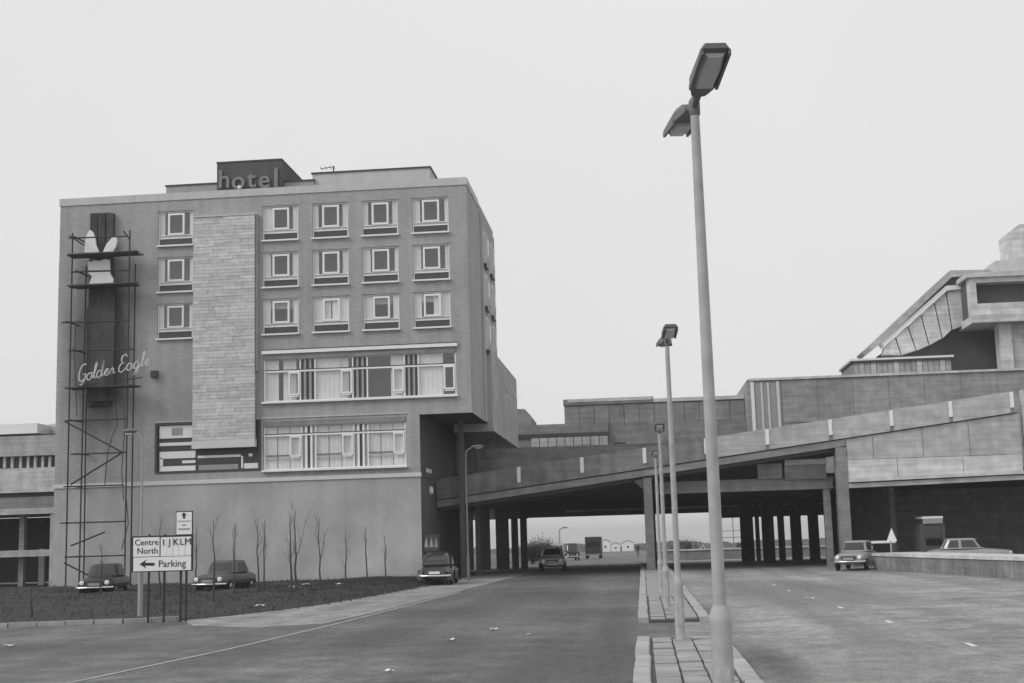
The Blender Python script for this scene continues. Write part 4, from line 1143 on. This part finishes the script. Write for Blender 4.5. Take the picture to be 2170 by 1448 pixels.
    yf, yr = secs[0][0], secs[-1][0]
    for y, s in ((yf, -1), (yr, 1)):
        MB().tube([(-hw + .02, y - s * .12, .44), (-hw * .8, y + s * .05, .44), (0, y + s * .09, .44), (hw * .8, y + s * .05, .44), (hw - .02, y - s * .12, .44)], .05, 8).build('bumper', 'chrome', t, local=True)
        if plates: MB().box(-.24, .24, min(y + s * .0, y + s * .12), max(y + s * 0, y + s * .12), .52, .63).build('number_plate', 'sign_white' if s > 0 else 'sign_grey', t, local=True)
    if shape != 'beetle':
        MB().box(-.36, .36, yf - .03, yf + .06, .55, .70).build('grille', 'dark_frame', t, local=True)
    for sx in (-1, 1):
        hx = sx * (.52 if shape != 'beetle' else .60)
        MB().lathe([(.06, -.04), (.095, -.02), (.10, .03)], (hx, yf - .0 + (.35 if shape == 'beetle' else 0), .64), 14, 'y').build('headlamp', 'headlamp', t, local=True)
        MB().box(hx - .06, hx + .06, yr - (.22 if shape == 'beetle' else .02), yr + (.03 if shape != 'beetle' else -.08), .60, .74).build('tail_lamp', 'tail_lamp', t, local=True)
    return t
def gloc(px, py): p = gnd(px, py); return (p.x, p.y, 0)
p = at(222, 1250, 57); car('parked_car', (p.x, 57, .0), R(10), 'paint_dark', 'dark saloon car with pale bumper parked by the scaffold foot')
p = at(472, 1250, 57); car('parked_car', (p.x, 57.4, .0), R(-4), 'paint_grey', 'grey saloon car parked among saplings before the hotel wall')
p = at(927, 1240, 61); car('parked_car', (p.x, 61.5, 0.0), R(183), 'paint_dark', 'rounded dark car seen from behind at the hotel corner', 'car', 'beetle')
car('moving_car', (at(1172, 1200, 80).x, 80, 0), R(2), 'paint_silver', 'light grey car driving towards the camera under the bridge')
p = at(1820, 1208, 66.6); car('moving_car', (p.x, 67, 0), R(-20), 'paint_mid', 'mid grey car with bright headlamps beside the right bridge pier')
p = at(2062, 1160, 68); car('parked_car', (p.x, 69, -.05), R(72), 'paint_mid', 'light grey car parked in the undercroft behind the platform wall')
# lorry far down the road
lt = thing('lorry', (at(1258, 1190, 170).x, 170, gz(170)), 'dark box lorry far down the road under the bridge', 'lorry')
MB().box(-1.05, 1.05, 0.9, 5.5, .75, 2.75).build('cargo_box', 'paint_dark', lt, local=True)
cab_ = MB().prism([(-.98, .45), (.98, .45), (.98, 1.5), (.85, 2.25), (-.85, 2.25), (-.98, 1.5)], -.6, .85).build('cab', 'paint_dark', lt, local=True)
MB().prism([(-.85, 1.45), (.85, 1.45), (.76, 2.1), (-.76, 2.1)], -.62, -.6).build('windscreen', 'car_glass', cab_, local=True)
for x in (-.85, .85):
    for y in (.1, 4.4): MB().lathe([(.4, -.13), (.45, -.1), (.45, .1), (.4, .13)], (x, y, .45), 16, 'x').build('tyre', 'tyre', lt, local=True)
MB().box(-1.0, 1.0, -.72, -.6, .45, .62).build('bumper', 'chrome', lt, local=True)
p = at(1209, 1185, 150)
vn = car('van', (p.x, 150, gz(150)), R(10), 'paint_dark', 'dark van beyond the bridge left of the lorry', 'van', 'van')

# triangular warning sign and white barrier by the pier
p = at(1888, 1150, 66.2)
ws = thing('warning_sign', (p.x, 66.2, 0), 'white triangular warning sign beside the grey car', 'sign')
a, b, c = at(1879, 1148, 66.2), at(1901, 1147, 66.2), at(1889, 1119, 66.2)
MB().prism([(a.x, a.z), (b.x, b.z), (c.x, c.z)], 66.2, 66.24).build('plate', 'sign_white', ws)
MB().tube([(p.x, 66.27, 0), (p.x, 66.27, a.z + .4)], .035, 8).build('post', 'pole_paint', ws)
p, q = at(1838, 1149, 70), at(1898, 1149, 70)
ba = thing('barrier_rail', ((p.x + q.x) / 2, 70, 0), 'white barrier rail on posts behind the grey car', 'barrier')
MB().box(p.x, q.x, 70, 70.06, p.z - .08, p.z + .05).build('rail', 'white_paint', ba)
for x in (p.x + .1, q.x - .2): MB().box(x, x + .1, 70.06, 70.16, 0, p.z).build('post', 'concrete_dark', ba)
# attendant's booth with a pale fascia
p, q = at(1955, 1095, 72.5), at(1998, 1109, 72.5)
kb = thing('parking_booth', ((p.x + q.x) / 2, 73, 0), 'dark booth with pale fascia in the undercroft shade', 'booth')
MB().box(p.x - .15, q.x + .1, 72.6, 74.2, 0, q.z).build('cabin', 'concrete_dark', kb)
MB().box(p.x, q.x, 72.5, 72.59, q.z, p.z - .12).build('fascia', 'sign_grey', kb)
MB().box(p.x - .02, q.x + .02, 72.48, 74.3, p.z - .118, p.z).build('roof_edge', 'sign_white', kb)
MB().box(p.x + .1, q.x - .1, 72.56, 72.6, 1.0, q.z - .15).build('window', 'car_glass', kb)

# ------------------------------------------------------------------ beyond the bridge
def bush(px, py, Y, w, hgt, label, seed):
    rnd = random.Random(seed); p = at(px, py, Y)
    t = thing('bush', (p.x, Y, gz(Y)), label, 'bush', 'bushes beyond the bridge')
    st = MB()
    for k in range(7):
        a = rnd.uniform(0, 6.28); st.tube([(0, 0, -.1), (math.cos(a) * w * .2, math.sin(a) * w * .2, hgt * .5), (math.cos(a) * w * .4, math.sin(a) * w * .4, hgt * .85)], [.05, .035, .015], 5)
    st.build('trunk', 'bark', t, local=True)
    cr = MB()
    for k in range(5000):
        u = Vector((rnd.gauss(0, .34), rnd.gauss(0, .34), rnd.gauss(0, .28)))
        if u.length > 1: continue
        c = Vector((u.x * w, u.y * w, hgt * (.55 + u.z * .8)))
        if c.z < .05: continue
        s = rnd.uniform(.02, .06); a, b = rnd.uniform(0, 6.28), rnd.uniform(-1, 1)
        e1 = Vector((math.cos(a), math.sin(a), b)).normalized() * s * 2; e2 = Vector((-math.sin(a), math.cos(a), rnd.uniform(-1, 1))).normalized() * s * .6
        cr.add([c - e1, c + e2, c + e1, c - e2], [(0, 1, 2, 3)])
    cr.build('crown', 'foliage', t, local=True)
bush(1150, 1180, 125, 2.1, 2.3, 'dark bush at the roadside just beyond the left columns', 1)
bush(1128, 1180, 118, 1.5, 1.8, 'lower bush against the left columns beyond the bridge', 2)
bush(1452, 1180, 160, 2.4, 2.0, 'low bush by the far fence in the right opening', 3)
# far wooded rise
m = MB(); rnd = random.Random(9)
for k in range(9000):
    x = rnd.uniform(-160, 170); y = 760 + rnd.uniform(0, 60)
    top = 3.4 + 2.0 * mnoise.noise((x * .03, 0, 0)) + 1.4 * mnoise.noise((x * .12, 4, 0))
    z = gz(y) + rnd.random() ** .7 * top; s = rnd.uniform(.4, 1.1); a = rnd.uniform(0, 6.28)
    m.add([(x - s, y, z - s * .5), (x + s, y + math.sin(a), z - s * .4), (x + math.cos(a) * .4, y, z + s)], [(0, 1, 2)])
tag(m.build('far_woodland', 'foliage'), 'hazy far belt of trees on the skyline beyond the bridge', 'trees', kind='stuff')
# white gabled houses far away
for i, (px, py, w, hh, lab) in enumerate(((1283, 1164, 5.0, 4.2, 'leftmost white gabled house far beyond the bridge'), (1305, 1168, 4.2, 2.6, 'small white house between two others far beyond the bridge'), (1331, 1168, 5.6, 3.4, 'widest white house far beyond the bridge near the pier'))):
    Y = 640; p = at(px, py, Y); gzv = gz(Y)
    t = thing('house', (p.x, Y, gzv), lab, 'house', 'white houses far beyond the bridge')
    z1 = max(1.5, p.z - gzv) + hh
    MB().prism([(-w / 2, -.3), (w / 2, -.3), (w / 2, z1 * .8), (0, z1), (-w / 2, z1 * .8)], 0, 9).build('wall', 'white_paint', t, local=True)
    MB().prism([(-w / 2 - .3, z1 * .8 - .25), (-w / 2 - .3, z1 * .8), (0, z1 + .25), (w / 2 + .3, z1 * .8), (w / 2 + .3, z1 * .8 - .25), (0, z1 + .02)], -.2, 9.2).build('roof', 'concrete_dark', t, local=True)
    MB().box(-.5, .5, -.05, .02, z1 * .3, z1 * .5).build('window', 'car_glass', t, local=True)
# far boundary wall and posts in the right opening
wf = thing('boundary_wall', (8, 118, gz(118)), 'long low dark wall across the right bridge opening', 'wall')
p = at(1392, 1180, 118); q = at(1770, 1180, 118)
zt_ = at(1500, 1163, 118).z
MB().box(p.x, q.x + 3, 118, 118.4, gz(118) - .1, zt_ - .12).build('wall', 'concrete_mid', wf); MB().box(p.x - .1, q.x + 3, 117.9, 118.5, zt_ - .118, zt_).build('coping', 'concrete_light', wf)
fe = thing('post_fence', (8, 122, gz(122)), 'pale post and rail fence standing behind the dark wall', 'fence')
for px, ty in ((1392, 1095), (1468, 1150), (1482, 1152), (1500, 1150), (1552, 1096), (1569, 1098)):
    P = at(px, ty, 122); MB().tube([(P.x, 122, gz(122)), (P.x, 122, P.z)], .05, 6).build('post', 'steel', fe)
for ty in (1126, 1140):
    P, Q = at(1525, ty, 122), at(1575, ty - 2, 122); MB().tube([P, Q], .04, 6).build('rail', 'steel', fe)
P, Q, S = at(1474, 1178, 122), at(1490, 1155, 122), at(1504, 1180, 122)
MB().tube([P, Q, S], .07, 6).build('rail', 'offwhite', fe)
p, q = at(1437, 1150, 124), at(1452, 1166, 124)
ut = thing('utility_box', ((p.x + q.x) / 2, 124, gz(124)), 'small dark utility cabinet behind the far wall', 'cabinet')
MB().box(p.x, q.x, 124, 124.7, gz(124), p.z).build('cabinet', 'concrete_dark', ut); MB().box(p.x - .05, q.x + .05, 123.95, 124.75, p.z, p.z + .08).build('lid', 'concrete_mid', ut)
p, q = at(1561, 1152, 124), at(1571, 1170, 124)
ut = thing('utility_box', ((p.x + q.x) / 2, 124, gz(124)), 'narrow dark cabinet at the right end of the far opening', 'cabinet')
MB().box(p.x, q.x, 124, 124.7, gz(124), p.z).build('cabinet', 'concrete_dark', ut); MB().box(p.x - .05, q.x + .05, 123.95, 124.75, p.z, p.z + .08).build('lid', 'concrete_mid', ut)

# pedestrian far away by the median
pe = thing('person', (at(1352, 1180, 175).x, 175, gz(175)), 'distant person in dark coat walking near the median', 'person')
me = bpy.data.meshes.new('figure')
vv = [(0, 0, .92), (0, 0, 1.15), (0, 0, 1.40), (0, -.01, 1.52), (0, -.02, 1.66), (.19, 0, 1.40), (.25, .03, 1.12), (.24, -.06, .86), (-.19, 0, 1.40), (-.25, -.04, 1.12), (-.24, -.12, .88),
      (.1, 0, .88), (.11, -.08, .48), (.11, .02, .07), (.11, -.12, .04), (-.1, 0, .88), (-.11, .06, .48), (-.11, .2, .09), (-.11, .08, .04)]
ed = [(0, 1), (1, 2), (2, 3), (3, 4), (2, 5), (5, 6), (6, 7), (2, 8), (8, 9), (9, 10), (0, 11), (11, 12), (12, 13), (13, 14), (0, 15), (15, 16), (16, 17), (17, 18)]
me.from_pydata(vv, ed, []); me.materials.append(M['cloth_dark'])
po = place('figure', me, pe)
sm = po.modifiers.new('skin', 'SKIN'); po.modifiers.new('sub', 'SUBSURF').levels = 1
rad = [.17, .16, .17, .06, .105, .07, .05, .04, .07, .05, .04, .1, .07, .045, .04, .1, .07, .045, .04]
for i, s_ in enumerate(me.skin_vertices[0].data if me.skin_vertices else []): s_.radius = (rad[i], rad[i] * .8); s_.use_root = (i == 0)

# paper scraps blown over the road
for i, (px, py, s) in enumerate(((1045, 1335, .16), (955, 1357, .15), (822, 1423, .14), (1470, 1280, .2), (1478, 1298, .26), (1120, 1345, .1), (1710, 1268, .1), (620, 1245, .3), (645, 1240, .3), (550, 1285, .25), (20, 1370, .2), (717, 1239, .25))):
    z = 0.012 if px > 880 or py > 1330 else .3
    p = gnd(px, py, z); m = MB(); rnd = random.Random(i)
    m.grid(lambda u, v: (p.x + (u - .5) * s * .9 + v * s * .2, p.y + (v - .5) * s * 1.0, z + .03 * s + .25 * s * abs(math.sin(u * 3 + i + v * 2)) * rnd.uniform(.6, 1)), 4, 3, False)
    places = ['on the dark road below the pavement', 'on the road left of the first scrap', 'lying large at the bottom of the left road', 'by the median kerb, farther one', 'by the median kerb, nearer one', 'small on the dark road near the median',
              'small on the right carriageway', 'in the grass under the thick saplings', 'in the grass right of the thick saplings', 'on the grass edge below the saplings', 'at the far left of the side road', 'in the grass before the thin saplings']
    tag(m.build('paper_scrap', 'sign_white'), 'crumpled white paper scrap ' + places[i], 'litter', 'paper scraps blown over the road')

# ------------------------------------------------------------------ damp air
hm = bpy.data.materials.new('haze_air'); hm.use_nodes = True
hn, hl = hm.node_tree.nodes, hm.node_tree.links
hn.remove(hn['Principled BSDF'])
pv_ = hn.new('ShaderNodeVolumePrincipled'); pv_.inputs['Color'].default_value = (.95, .95, .95, 1); pv_.inputs['Density'].default_value = .00045
hl.new(pv_.outputs[0], hn['Material Output'].inputs['Volume'])
M['haze_air'] = hm
tag(MB().box(-3100, 3100, -70, 6100, -62, 32).build('haze', 'haze_air'), kind='stuff')
